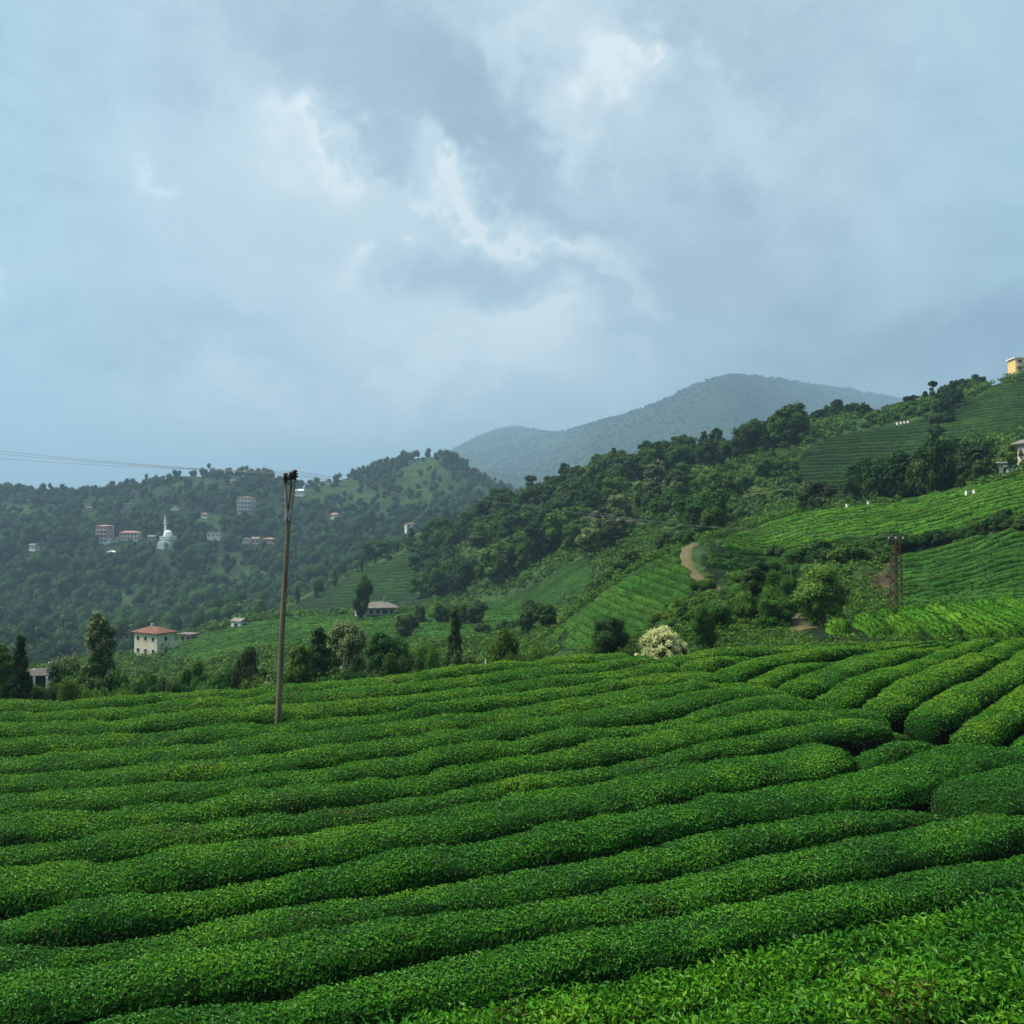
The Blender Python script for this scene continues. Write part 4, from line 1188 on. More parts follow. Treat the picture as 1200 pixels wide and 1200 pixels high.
for i in range(24):
    u = 992 + 168 * (i + .5) / 24 + r_.uniform(-4, 4); Y = r_.uniform(158, 205)
    top = np.interp(u, [985, 1005, 1030, 1060, 1100, 1140, 1165], [552, 533, 528, 512, 506, 510, 512]) + r_.uniform(-4, 22)
    items.append((u, tree_at(['broad', 'tall', 'broad', 'conifer'][i % 4], 'dark', u, Y, top, r_.uniform(30, 44), None, None, 0)))
ordinal_labels(items[:12], 'dark tree in the left half of the dark grove', 'trees of the dark grove')
ordinal_labels(items[12:], 'dark tree in the right half of the dark grove', 'trees of the dark grove')
items = []
for i in range(16):
    u = 1118 + 95 * (i + .5) / 16 + r_.uniform(-3, 3); Y = r_.uniform(170, 225)
    top = np.interp(u, [1115, 1160, 1200], [520, 506, 496]) + r_.uniform(-2, 34)
    items.append((u, tree_at(['broad', 'shrub', 'round'][i % 3], ['mid', 'light', 'mid'][i % 3], u, Y, top, r_.uniform(24, 36), None, None, 0)))
ordinal_labels(items, 'lighter tree right of the dark grove', 'trees around the canopy house')
items = []
for i in range(15):
    u = 948 + 92 * (i + .5) / 15 + r_.uniform(-2, 2); Y = r_.uniform(338, 356)
    top = np.interp(u, [945, 960, 975, 1005, 1020, 1040], [490, 474, 468, 468, 474, 484]) + r_.uniform(-1, 7)
    items.append((u, tree_at(['broad', 'round', 'tall'][i % 3], 'dark', u, Y, top, r_.uniform(18, 26), None, None, 0)))
ordinal_labels(items, 'dark tree behind the white hilltop houses', 'trees of the skyline grove')
items = []
for i in range(14):
    u = 1100 + 52 * (i + .5) / 14 + r_.uniform(-2, 2); Y = r_.uniform(322, 338)
    top = np.interp(u, [1098, 1110, 1125, 1140, 1152], [466, 450, 438, 434, 442]) + r_.uniform(-1, 14)
    items.append((u, tree_at(['broad', 'round'][i % 2], 'dark', u, Y, top, r_.uniform(18, 26), None, None, 0)))
ordinal_labels(items, 'dark tree of the clump beside the yellow block', 'trees left of the yellow block')
fill([(1090, 500), (1100, 478), (1140, 455), (1110, 490), (1098, 512)], 10, [('broad', 'dark'), ('shrub', 'dark')], (5, 8), 250, 335, 'edging the high tea slope', 'trees edging the high slope', 0, 8, 9)
fill([(1020, 488), (1070, 474), (1092, 480), (1060, 494), (1020, 500)], 12, [('shrub', 'mid'), ('shrub', 'light')], (5, 9), 250, 340, 'left of the white hives', 'bushes on the high crest', 0, 8, 10)
items = []
for i in range(34):
    u = r_.uniform(790, 925)
    t = (u - 786) / 222
    Y = r_.uniform(74, 112)
    top = 600 + F * 8.2 / Y - r_.uniform(20, 62) * (1.0 if 840 < u < 950 else .75) 
    top = max(top, np.interp(u, [786, 830, 855, 870, 890, 930], [712, 705, 700, 672, 655, 655]))
    k = [('broad', 'mid'), ('shrub', 'light'), ('broad', 'mid'), ('shrub', 'mid'), ('tall', 'dark')][i % 5]
    items.append((u, tree_at(k[0], k[1], u, Y, top, r_.uniform(36, 58), None, None, 1)))
items.sort(key=lambda t: t[0])
ordinal_labels(items[:17], 'growth in the gully below the dirt path', 'growth in the gully')
ordinal_labels(items[17:], 'growth in the gully beside the lattice mast', 'growth in the gully')
items = []
for i in range(40):
    u = -15 + 560 * (i + .5) / 40 + r_.uniform(-5, 5)
    Y = r_.uniform(60, 84)
    crest = np.interp(u, [c[0] for c in CREST], [c[1] for c in CREST])
    k = [('shrub', 'mid'), ('shrub', 'light'), ('broad', 'mid'), ('shrub', 'light'), ('broad', 'dark')][i % 5]
    items.append((u, tree_at(k[0], k[1], u, Y, crest - r_.uniform(10, 36), r_.uniform(34, 54), None, None, 1, .25 if i % 6 == 3 else 0)))
items.sort(key=lambda t: t[0])
ordinal_labels(items[:20], 'growth behind the field edge left of the pole', 'growth behind the field edge')
ordinal_labels(items[20:], 'growth behind the field edge right of the pole', 'growth behind the field edge')
fill([(860, 652), (935, 655), (1040, 640), (1100, 636), (1150, 624), (1225, 603), (1225, 612), (1150, 632), (1090, 644), (1030, 652), (1000, 662), (940, 665)], 26, [('shrub', 'dark'), ('shrub', 'mid')], (3.0, 5.0), 90, 160,
     'in the hedge between two tea slopes', 'bushes of the dark hedge line', 0, 9, 12)
fill([(696, 708), (750, 668), (806, 634), (812, 640), (752, 690), (700, 722)], 14, [('shrub', 'dark'), ('broad', 'dark')], (4, 6), 165, 240, 'above the stepped tea bank', 'bushes above the stepped bank', 0, 9, 13)
fill([(345, 706), (430, 664), (500, 630), (560, 600), (620, 580), (625, 586), (560, 608), (500, 640), (430, 672), (350, 712)], 18, [('shrub', 'dark'), ('broad', 'dark'), ('poplar', 'dark')], (5, 9), 380, 500,
     'on the crest behind the farmhouse', 'trees along the lower crest', 0, 11, 14)
fill([(500, 722), (640, 722), (640, 748), (520, 760), (440, 770)], 12, [('shrub', 'dark'), ('broad', 'dark')], (4, 7), 120, 250, 'on low ground behind the field', 'bushes below the triangular field', 0, 14, 15)
fill([(810, 690), (900, 690), (905, 742), (800, 748), (770, 740)], 14, [('shrub', 'light'), ('shrub', 'mid')], (2.5, 4.2), 66, 110, 'behind the white blossom bush', 'low bushes of the gully', 1, 14, 16)
print('plants', NTREE)


# ------------------------------------------------------------------ undergrowth and far woods: past counting
def clumps_mesh(pos, rad, tall, nf, fsize, pal, seed, tvar=.3, lumps=True):
    r = np.random.default_rng(seed); n = len(pos)
    k = np.repeat(np.arange(n), nf); N = len(k)
    d = r.normal(size=(N, 3)); d /= np.linalg.norm(d, axis=1)[:, None]; d[:, 2] = np.where(d[:, 2] < -.2, -d[:, 2], d[:, 2])
    rr = (r.random(N) ** .3)[:, None]
    # uneven outline: three lobes for every clump
    lob = r.normal(0, .38, (n, 3, 3)); li = r.integers(0, 3, N)
    off = lob[k, li]
    p = pos[k] + (d * rr * .72 + off) * np.stack([rad[k], rad[k], tall[k] * .5], 1) + np.stack([np.zeros(N), np.zeros(N), tall[k] * .52], 1)
    nn = d * .85 + off * .5 + np.array([0, 0, .15]) + r.normal(0, .28, (N, 3)); nn /= np.linalg.norm(nn, axis=1)[:, None]
    L = fsize[k] * r.uniform(.6, 1.5, N)
    V, q = diamonds(p, nn, L, L * r.uniform(.5, .9, N), .2)
    lc = (pos[:, None] + lob * np.stack([rad, rad, tall * .5], 1)[:, None] + np.stack([0 * rad, 0 * rad, tall * .50], 1)[:, None]).reshape(-1, 3)
    lr = np.repeat(np.stack([rad, rad, tall * .5], 1), 3, 0) * r.uniform(.42, .62, (3 * n, 1))
    CV, CQ = lobes(lc, lr, seed, 7, 5)
    tc = r.normal(0, tvar, n)
    t = .36 + .35 * tc[k] + .14 * r.normal(size=N) + .15 * d[:, 2]
    if not lumps: return V, q, np.repeat(tone_of(pal, t), 4, 0), np.zeros(len(q), bool)
    col = np.concatenate([np.repeat(tone_of(pal, t), 4, 0), tone_of(pal, np.repeat(.22 + .35 * tc, 3 * 35))])
    sm = np.concatenate([np.zeros(len(q), bool), np.ones(len(CQ), bool)])
    return np.concatenate([V, CV]), np.concatenate([q, CQ + len(V)]), col, sm


def undergrowth():
    r = np.random.default_rng(77)
    n = 60000
    u = r.uniform(-160, 1360, n); Y = np.exp(r.uniform(math.log(50), math.log(520), n))
    x = (u - 600) / F * Y; z = gz(x, Y); v = 600 - F * z / Y
    keep = (Y > crest_y(u) + 1.5) 
    for nm, (poly, y0, y1) in FIELDS.items():
        keep &= ~(in_poly(u, v, poly) & (Y > y0 - 4) & (Y < y1 + 4))
    for pl in ([(796, 636), (822, 634), (818, 660), (862, 694), (840, 704), (806, 684), (795, 660)], [(904, 708), (926, 708), (958, 736), (958, 746), (925, 744)]):
        keep &= ~(in_poly(u, v, pl) & (Y < 200))
    keep &= ~((np.abs(u - 440) < 26) & (Y > 225) & (Y < 285)) & ~((np.abs(u - 180) < 34) & (Y > 255) & (Y < 306)) & ~((np.abs(u - 38) < 30) & (Y > 75) & (Y < 106))
    keep &= fbm(u / 30, np.log(Y) * 22, 51) > -.32
    x, Y, z, u = x[keep], Y[keep], z[keep], u[keep]
    rad = r.uniform(.4, 1.25, len(x)) * np.clip(Y / 150, .65, 1.8); tall = rad * r.uniform(.8, 1.6, len(x))
    fs = np.clip(Y * .0021, .12, .8) * r.uniform(.8, 1.3, len(x))
    V, q, c, sm = clumps_mesh(np.stack([x, Y, z - .15], 1), rad, tall, 34, fs, 'mid', 5, .5, False)
    o = link('undergrowth', np_mesh('undergrowth', V, q, mats=[M['leaf']], color=c, smooth=sm))
    tag(o, 'wild green undergrowth covering the slopes between tea fields', 'undergrowth', kind='stuff')


undergrowth()
HOUSES = []      # (u, base, width) of everything built on the far hill, kept clear of trees


def far_woods():
    r = np.random.default_rng(99)
    n = 17000
    u = r.uniform(-380, 900, n); Y = r.uniform(430, 1450, n)
    ok0 = (Y > 565) | (u < 300); u, Y = u[ok0], Y[ok0]; n = len(u)
    x = (u - 600) / F * Y; z = gz(x, Y); v = 600 - F * z / Y
    w = np.exp(-(Y - 560) / 900.0); keep = r.random(n) < w
    cl = np.zeros(n, bool)
    for poly in FARFIELDS: cl |= in_poly(u, v, poly)
    keep &= ~(cl & (r.random(n) < .72))
    keep &= (fbm(u / 26, Y / 75, 52) > -.42) | (r.random(n) < .2)
    for (hu, hv, hw, hy) in HOUSES:
        keep &= ~((np.abs(u - hu) < hw * .5 + 3) & (v > hv - 3) & (v < hv + 12) & (Y < hy + 25))
    x, Y, z, u = x[keep], Y[keep], z[keep], u[keep]
    tall = r.uniform(7, 14, len(x)) * np.interp(Y, [600, 1150], [1.2, .85]) * np.where(r.random(len(x)) < .12, 1.3, 1)
    rad = tall * r.uniform(.36, .56, len(x))
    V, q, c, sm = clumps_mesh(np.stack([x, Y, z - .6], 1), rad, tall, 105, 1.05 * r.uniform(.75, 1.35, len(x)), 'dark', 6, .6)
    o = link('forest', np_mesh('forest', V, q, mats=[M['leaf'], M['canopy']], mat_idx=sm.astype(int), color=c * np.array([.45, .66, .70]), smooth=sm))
    tag(o, 'dark green forest covering the hill across the valley', 'forest', kind='stuff')
    print('far trees', len(x))
    n = 34000
    u = r.uniform(380, 1300, n); Y = np.exp(r.uniform(math.log(2300), math.log(9500), n))
    x = (u - 600) / F * Y; z = gz(x, Y)
    keep = fbm(u / 22, np.log(Y) * 30, 77) < .18
    x, Y, z = x[keep], Y[keep], z[keep]
    tall = r.uniform(5, 11, len(x)) * np.clip(Y / 4000, .8, 1.6); rad = tall * r.uniform(.45, .8, len(x))
    V, q, c, sm = clumps_mesh(np.stack([x, Y, z - 1], 1), rad, tall, 9, Y / 800.0, 'dark', 8, .25)
    o = link('forest', np_mesh('forest', V, q, mats=[M['leaf'], M['canopy']], mat_idx=sm.astype(int), color=c, smooth=sm))
    tag(o, 'misty blue forest on the distant mountain', 'forest', kind='stuff')


# ------------------------------------------------------------------ houses
def wall_windows(root, face, L, z0, sh, nx, ny, size, mw, pane=True, rows=None):
    """windows along one wall; face = (ox, oy, dx, dy): start point and direction of the wall, outside on its right"""
    ox, oy, dx, dy = face
    nx_, ny_ = dy, -dx
    for j in range(ny):
        for i in range(nx):
            c = L * (i + .5) / nx; zc = z0 + sh * (j + .55)
            w, h = size
            def quad(b, a0, a1, h0, h1, o0, o1):
                P = []
                for oo in (o0, o1):
                    for (a, hh) in ((a0, h0), (a1, h0), (a1, h1), (a0, h1)):
                        P.append((ox + dx * a + nx_ * oo, oy + dy * a + ny_ * oo, hh))
                b.add(P, [(0, 3, 2, 1), (4, 5, 6, 7), (0, 1, 5, 4), (1, 2, 6, 5), (2, 3, 7, 6), (3, 0, 4, 7)])
            if pane:
                b = MB()
                t = .09
                quad(b, c - w / 2 - t, c - w / 2, zc - h / 2 - t, zc + h / 2 + t, -.05, .06)
                quad(b, c + w / 2, c + w / 2 + t, zc - h / 2 - t, zc + h / 2 + t, -.05, .06)
                quad(b, c - w / 2, c + w / 2, zc + h / 2, zc + h / 2 + t, -.05, .06)
                quad(b, c - w / 2, c + w / 2, zc - h / 2 - t, zc - h / 2, -.05, .09)
                wn = b.build('window', M['white'] if mw != 'white' else M['grey'], root)
                g = MB(); quad(g, c - w / 2, c + w / 2, zc - h / 2, zc + h / 2, -.04, .02); g.build('pane', M['glass'], wn)
            else:
                g = MB(); quad(g, c - w / 2, c + w / 2, zc - h / 2, zc + h / 2, -.04, .05); g.build('window', M['glass'], root)


def roof_mb(kind, a, b, z, rise, ov):
    m = MB(); A, Bq = a / 2 + ov, b / 2 + ov
    if kind == 'hip':
        k = max(A - Bq, .3)
        m.add([(-A, -Bq, z), (A, -Bq, z), (A, Bq, z), (-A, Bq, z), (-A, -Bq, z + .22), (A, -Bq, z + .22), (A, Bq, z + .22), (-A, Bq, z + .22), (-k, 0, z + rise), (k, 0, z + rise)],
              [(3, 2, 1, 0), (0, 1, 5, 4), (1, 2, 6, 5), (2, 3, 7, 6), (3, 0, 4, 7), (4, 5, 9, 8), (5, 6, 9), (6, 7, 8, 9), (7, 4, 8)])
    elif kind == 'gable':
        m.add([(-A, -Bq, z), (A, -Bq, z), (A, Bq, z), (-A, Bq, z), (-A, -Bq, z + .2), (A, -Bq, z + .2), (A, Bq, z + .2), (-A, Bq, z + .2), (-A, 0, z + rise), (A, 0, z + rise)],
              [(3, 2, 1, 0), (0, 1, 5, 4), (1, 2, 6, 5), (2, 3, 7, 6), (3, 0, 4, 7), (4, 5, 9, 8), (6, 7, 8, 9), (5, 6, 9), (7, 4, 8)])
    else:
        m.box(-A, A, -Bq, Bq, z, z + .35)
    return m


def house(name, label, u, base, w, h, y0=600, y1=1600, depth=.8, rz=.3, storeys=2, wall='white', roof='hip', rmat='tile', rise=.2, lower=None, nwin=3, pane=False, ov=.5,
          cat='house', group=None, chimney=False, door=False, balcony=False, Yfix=None, wsize=None):
    rz = -rz
    p = hit(u, base, y0, y1) if Yfix is None else np.array([(u - 600) / F * Yfix, Yfix, 0.0])
    if Yfix is not None: p[2] = (600 - base) / F * Yfix
    HOUSES.append((u, base, w, p[1]))
    W = w / F * p[1]; Hh = h / F * p[1]
    ca, sa = abs(math.cos(rz)), abs(math.sin(rz))
    a = W / (ca + depth * sa); b = a * depth
    rise_m = a * rise if roof != 'flat' else .35
    hw = Hh - rise_m
    root = empty(name, tuple(p), rz); tag(root, label, cat, group)
    sh = hw / storeys
    m = MB()
    zb = sh if lower else -3.0
    m.box(-a / 2, a / 2, -b / 2, b / 2, zb, hw)
    m.build('wall', M[wall], root)
    if lower:
        MB().box(-a / 2 + .05, a / 2 - .05, -b / 2 + .05, b / 2 - .05, -3.0, sh).build('wall', M[lower], root)
    r = roof_mb(roof, a, b, hw, rise_m, ov).build('roof', M[rmat], root)
    if chimney:
        MB().box(-a * .12, -a * .12 + .6, -.3, .3, hw + rise_m * .4, hw + rise_m + .7).build('chimney', M['grey'], r)
    ws = wsize or (min(1.5, a / nwin * .45), min(1.5, sh * .48))
    wall_windows(root, (-a / 2, -b / 2, 1, 0), a, 0, sh, nwin, storeys, ws, wall, pane)
    ns = max(1, round(nwin * depth) - 1)
    sf = (a / 2, -b / 2, 0, 1) if rz <= 0 else (-a / 2, b / 2, 0, -1)
    wall_windows(root, sf, b, 0, sh, ns, storeys, ws, wall, pane)
    if balcony:
        for j in range(1, storeys):
            bb = MB(); bb.box(-a * .46, a * .46, -b / 2 - 1.3, -b / 2 - .01, sh * j - .12, sh * j + .06)
            bal = bb.build('balcony', M['white'], root)
            q = MB(); q.box(-a * .46, a * .46, -b / 2 - 1.3, -b / 2 - 1.22, sh * j + .06, sh * j + .95); q.build('railing', M['grey'], bal)
    if door:
        d = MB().box(-a * .08, -a * .08 + 1.0, -b / 2 - .06, -b / 2 + .02, -.2, 2.0).build('door', M['door'], root)
        MB().box(-a * .08 + .82, -a * .08 + .9, -b / 2 - .12, -b / 2 - .06, .85, .95).build('handle', M['steel'], d)
    return root, p, a, b, hw, sh


house('hillside_house', 'cream two storey house with red hipped roof on the knoll at left', 181, 769, 47, 35, 250, 330, .62, .55, 2, 'cream', 'hip', 'tile', .17, None, 3, True, .7, chimney=True, door=True, wsize=(1.0, 1.0))
house('shed', 'small brown shed with a flat tin roof beside the cream house', 221, 753, 18, 11, 250, 340, .8, .35, 1, 'palepink', 'flat', 'tin', .1, None, 2, False, .6, cat='shed')
house('hillside_house', 'small house with faded pink hipped roof below the far forest', 40, 748, 20, 13, 420, 660, .7, .3, 1, 'white', 'hip', 'tile2', .2, None, 3, True, .7)
house('barn', 'whitish gabled barn half sunk on the crest of the knoll', 281, 737, 20, 13, 260, 345, .7, .6, 1, 'white', 'gable', 'tin', .25, None, 1, False, .3, cat='barn')
house('apartment_house', 'red brown and white three storey house left of the mosque', 123, 636, 18, 21, depth=.8, rz=.25, storeys=4, wall='pink', roof='hip', rmat='tile2', rise=.10, lower='white', nwin=3, balcony=True)
house('hillside_house', 'long pale pink house between the red brown house and the mosque', 153, 633, 23, 11, depth=.5, rz=.1, storeys=2, wall='palepink', roof='hip', rmat='tile2', rise=.10, nwin=5)
house('hut', 'tiny white hut next to the red brown house', 135, 635, 7, 5, depth=.8, rz=.1, storeys=1, wall='white', roof='gable', rmat='tin', rise=.2, nwin=1, cat='hut')
house('hillside_house', 'small grey house just left of the mosque', 178, 635, 9, 8, depth=.8, rz=-.2, storeys=2, wall='grey', roof='gable', rmat='tin', rise=.25, nwin=2)
house('hillside_house', 'lone white house at the far left of the wooded hill', 40, 645, 11, 8, depth=.8, rz=.4, storeys=1, wall='white', roof='gable', rmat='tin', rise=.2, nwin=2)
house('hillside_house', 'small white house below the red brown house', 131, 654, 12, 9, depth=.8, rz=-.3, storeys=1, wall='white', roof='hip', rmat='white', rise=.2, nwin=2)
house('hillside_house', 'white house right of the mosque with a dark roof edge', 252, 632, 16, 9, depth=.7, rz=.1, storeys=1, wall='white', roof='flat', rmat='tin', rise=.1, nwin=3)
house('apartment_house', 'tall pale pink apartment house standing alone on the hill left of the pole', 289, 602, 20, 20, depth=.8, rz=.2, storeys=4, wall='palepink', roof='hip', rmat='tile2', rise=.06, nwin=4, balcony=True)
house('hillside_house', 'small grey white house, first of the cluster left of the pole', 289, 637, 8, 7, depth=.8, rz=.2, storeys=1, wall='white', roof='hip', rmat='tin', rise=.2, nwin=2)
house('hillside_house', 'small house with arched grey roof, middle of the cluster left of the pole', 300, 637, 9, 8, depth=.8, rz=.1, storeys=1, wall='palepink', roof='gable', rmat='tin', rise=.3, nwin=2)
house('hillside_house', 'low pinkish house, last of the cluster left of the pole', 316, 636, 15, 6, depth=.6, rz=.1, storeys=1, wall='palepink', roof='hip', rmat='tile2', rise=.12, nwin=3)
house('hillside_house', 'small white house high on the hill above the mosque', 206, 597, 10, 5, depth=.6, rz=.1, storeys=1, wall='white', roof='flat', rmat='tin', rise=.1, nwin=2)
house('hillside_house', 'small pale house above the white house right of the mosque', 240, 607, 8, 6, depth=.7, rz=.2, storeys=1, wall='white', roof='hip', rmat='tile2', rise=.2, nwin=2)
house('hillside_house', 'small pale house high above the long pink house', 152, 595, 10, 5, depth=.7, rz=.1, storeys=1, wall='grey', roof='flat', rmat='white', rise=.1, nwin=2)
house('hut', 'pale hut high on the hill above the red brown house', 105, 598, 6, 4, depth=.8, rz=0.0, storeys=1, wall='grey', roof='gable', rmat='tin', rise=.2, nwin=1, cat='hut')
house('hillside_house', 'white house with a dark red roof seen above the ridge nose', 481, 627, 14, 15, depth=.8, rz=-.3, storeys=3, wall='white', roof='hip', rmat='tile', rise=.2, nwin=2, balcony=True)
house('hillside_house', 'small white house among trees, halfway between pole and red roofed house', 393, 608, 10, 7, depth=.8, rz=.4, storeys=1, wall='white', roof='gable', rmat='tile2', rise=.25, nwin=2)
house('hillside_house', 'white house partly hidden right behind the top of the wooden pole', 351, 581, 13, 8, depth=.7, rz=.2, storeys=1, wall='white', roof='gable', rmat='white', rise=.2, nwin=3)
house('barn', 'long low whitish building on the skyline right of the pole', 381, 557, 18, 3.4, 1000, 1500, .4, 0.05, 1, 'white', 'flat', 'tin', .1, None, 4, False, .4, cat='barn')
house('hillside_house', 'white house on the wooded skyline at the upper left', 272, 566, 7, 4, 900, 1400, .7, 0.05, 1, 'white', 'gable', 'tin', .2, None, 2, False, .4)
house('hillside_house', 'white hilltop house under the skyline grove, the left one', 966, 507, 15, 11, Yfix=333, depth=.8, rz=.3, storeys=2, wall='white', roof='hip', rmat='tile2', rise=.12, nwin=3, pane=True)
house('hillside_house', 'white hilltop house under the skyline grove, the right one', 988, 503, 11, 9, Yfix=334, depth=.8, rz=.2, storeys=1, wall='white', roof='hip', rmat='tile2', rise=.15, nwin=2, pane=True)
house('apartment_block', 'yellow block with white floor bands on the hilltop at the right edge', 1201, 447, 32, 27, Yfix=332, depth=.8, rz=.12, storeys=3, wall='yellow', roof='flat', rmat='white', rise=.1, nwin=3, pane=True, balcony=True, cat='apartment block', wsize=(1.3, 1.2))
house('hut', 'small bright white hut at the upper edge of the bright tea slope', 1173, 549, 5, 7, Yfix=158, depth=.9, rz=.2, storeys=1, wall='white', roof='gable', rmat='white', rise=.2, nwin=1, cat='hut')
house('hut', 'low white shed right of the small white hut', 1184, 549, 8, 4, Yfix=160, depth=.6, rz=-.1, storeys=1, wall='white', roof='flat', rmat='tin', rise=.1, nwin=1, cat='hut')


def canopy_house():
    Y = 172; u = 1217; x = (u - 600) / F * Y; zb = float(gz(x, Y)); zt = (600 - 513) / F * Y
    root = empty('canopy_house', (x, Y, zb), .1); tag(root, 'house with a curved overhanging grey roof cut by the right edge', 'house')
    H = zt - zb
    MB().box(-2.6, 3, -2, 2, -1, H - 1.0).build('wall', M['palepink'], root)
    m = MB(); n = 10; P = []
    for i in range(n + 1):
        t = -1 + 2 * i / n; zz = H - .95 * t * t; P.append((3.4 * t, zz))
    V = [(a, -2.8, z) for a, z in P] + [(a, 2.8, z) for a, z in P] + [(a, -2.8, z - .18) for a, z in P] + [(a, 2.8, z - .18) for a, z in P]
    k = n + 1; Fc = []
    for i in range(n):
        Fc += [(i, i + 1, k + i + 1, k + i), (2 * k + i + 1, 2 * k + i, 3 * k + i, 3 * k + i + 1), (i + 1, i, 2 * k + i, 2 * k + i + 1), (k + i, k + i + 1, 3 * k + i + 1, 3 * k + i)]
    Fc += [(0, k, 3 * k, 2 * k), (n, 2 * k + n, 3 * k + n, k + n)]
    m.add(V, Fc); m.build('roof', M['tin'], root)
    for s in (-1, 1):
        MB().tube([(2.9 * s, -2.6, -1), (2.9 * s, -2.6, H - .9)], .09).build('post', M['grey'], root)
    wall_windows(root, (-2.6, -2, 1, 0), 5.6, 0, H - 1.0, 2, 1, (1.1, 1.1), 'palepink', True)


canopy_house()


def farmhouse():
    p = hit(445, 724, 240, 300); k = p[1] / F
    HOUSES.append((445, 724, 40, p[1]))
    root = empty('farmhouse', tuple(p), .22)
    tag(root, 'weathered pale board farmhouse with a low grey roof on the knoll crest', 'farmhouse')
    a, b = 34 * k, 20 * k; H = 12.0 * k
    MB().box(-a / 2, a / 2, -b / 2, b / 2, 1.0, H).build('wall', M['pale'], root)
    b2 = MB(); b2.box(-a / 2 + .3, a / 2 - .3, -b / 2 + .5, b / 2 - .3, -1.5, 1.0); b2.build('undercroft', M['dark'], root)
    for i in range(6):
        x = -a / 2 + .15 + (a - .3) * i / 5
        MB().box(x - .13, x + .13, -b / 2 + .02, -b / 2 + .28, -1.6, 1.0).build('post', M['pale'], root)
    r = roof_mb('hip', a, b, H, 1.7, .9).build('roof', M['tin'], root)
    MB().box(1.0, 1.5, -.3, .2, H + 1.0, H + 2.7).build('chimney', M['grey'], r)
    for (c, w) in ((-a * .32, 1.0), (-a * .08, 1.1), (a * .16, 1.5), (a * .38, 1.1)):
        f = MB(); zc = 1.0 + (H - 1.0) * .52; hh = .62
        f.box(c - w / 2 - .1, c - w / 2, -b / 2 - .06, -b / 2 + .02, zc - hh - .1, zc + hh + .1); f.box(c + w / 2, c + w / 2 + .1, -b / 2 - .06, -b / 2 + .02, zc - hh - .1, zc + hh + .1)
        f.box(c - w / 2, c + w / 2, -b / 2 - .06, -b / 2 + .02, zc + hh, zc + hh + .1); f.box(c - w / 2, c + w / 2, -b / 2 - .06, -b / 2 + .02, zc - hh - .1, zc - hh)
        wn = f.build('window', M['white'], root)
        MB().box(c - w / 2, c + w / 2, -b / 2 - .03, -b / 2 + .02, zc - hh, zc + hh).build('pane', M['glass'], wn)
    # lean-to at the left end
    lt = MB().box(-a / 2 - 2.6, -a / 2 - .01, -b / 2 + .4, b / 2 - .6, -1.0, H * .62).build('lean_to', M['white'], root)
    MB().box(-a / 2 - 2.9, -a / 2 - .02, -b / 2 + .1, b / 2 - .4, H * .62 + .003, H * .62 + .15).build('roof', M['tin'], lt)


farmhouse()


def mosque():
    p = hit(197, 641, 600, 1400); k = p[1] / F
    HOUSES.append((197, 641, 24, p[1]))
    root = empty('mosque', tuple(p), -.3); tag(root, 'white mosque with pale dome and slender minaret on the wooded hill', 'mosque')
    a = 13.5 * k; H = 12.0 * k
    MB().box(-a / 2, a / 2, -a / 2, a / 2, -4, H).build('wall', M['mint'], root)
    MB().box(-a / 2 - .3, a / 2 + .3, -a / 2 - .3, a / 2 + .3, H + .003, H + .5).build('cornice', M['white'], root)
    d = MB().lathe([(a * .40, H + .503), (a * .40, H + 2.0), (a * .385, H + 2.2)], 24).build('drum', M['mint'], root)
    R_ = a * .37
    prof = [(R_ * math.cos(t), H + 2.2 + R_ * .95 * math.sin(t)) for t in np.linspace(0, 1.5, 9)]
    dm = MB().lathe(prof, 24).build('dome', M['white'], root)
    MB().lathe([(.16, H + 2.1 + R_ * .95), (.16, H + 3.6 + R_ * .95), (.02, H + 4.2 + R_ * .95)], 8).build('finial', M['steel'], dm)
    m = MB().lathe([(1.5, -4), (1.5, H * .8), (1.15, H * .95), (1.1, 26 * k), (1.1, 33 * k)], 14, (-a * .5 - .2, a * .32, 0)).build('minaret', M['white'], root)
    MB().lathe([(1.1, 26.6 * k), (1.75, 27.3 * k), (1.75, 28.3 * k), (1.65, 28.31 * k)], 14, (-a * .5 - .2, a * .32, 0)).build('balcony', M['white'], m)
    MB().lathe([(1.2, 33 * k), (.6, 36.5 * k), (.03, 40 * k)], 14, (-a * .5 - .2, a * .32, 0)).build('spire', M['grey'], m)
    po = MB(); po.box(-a / 2, a * .15, -a / 2 - 3.0, -a / 2 - .01, -4, H * .52); po.build('porch', M['mint'], root)
    for j in range(2):
        wall_windows(root, (-a / 2, -a / 2, 1, 0), a, H * (.50 if j else .06) - .5, H * .42, 4, 1, (1.1, 2.1), 'mint', False)
    wall_windows(root, (a / 2, -a / 2, 0, 1), a, H * .3, H * .6, 3, 1, (1.1, 2.4), 'mint', False)
    MB().box(a * .22, a * .42, -a / 2 - .07, -a / 2 + .02, -.5, H * .40).build('door', M['door'], root)


mosque()


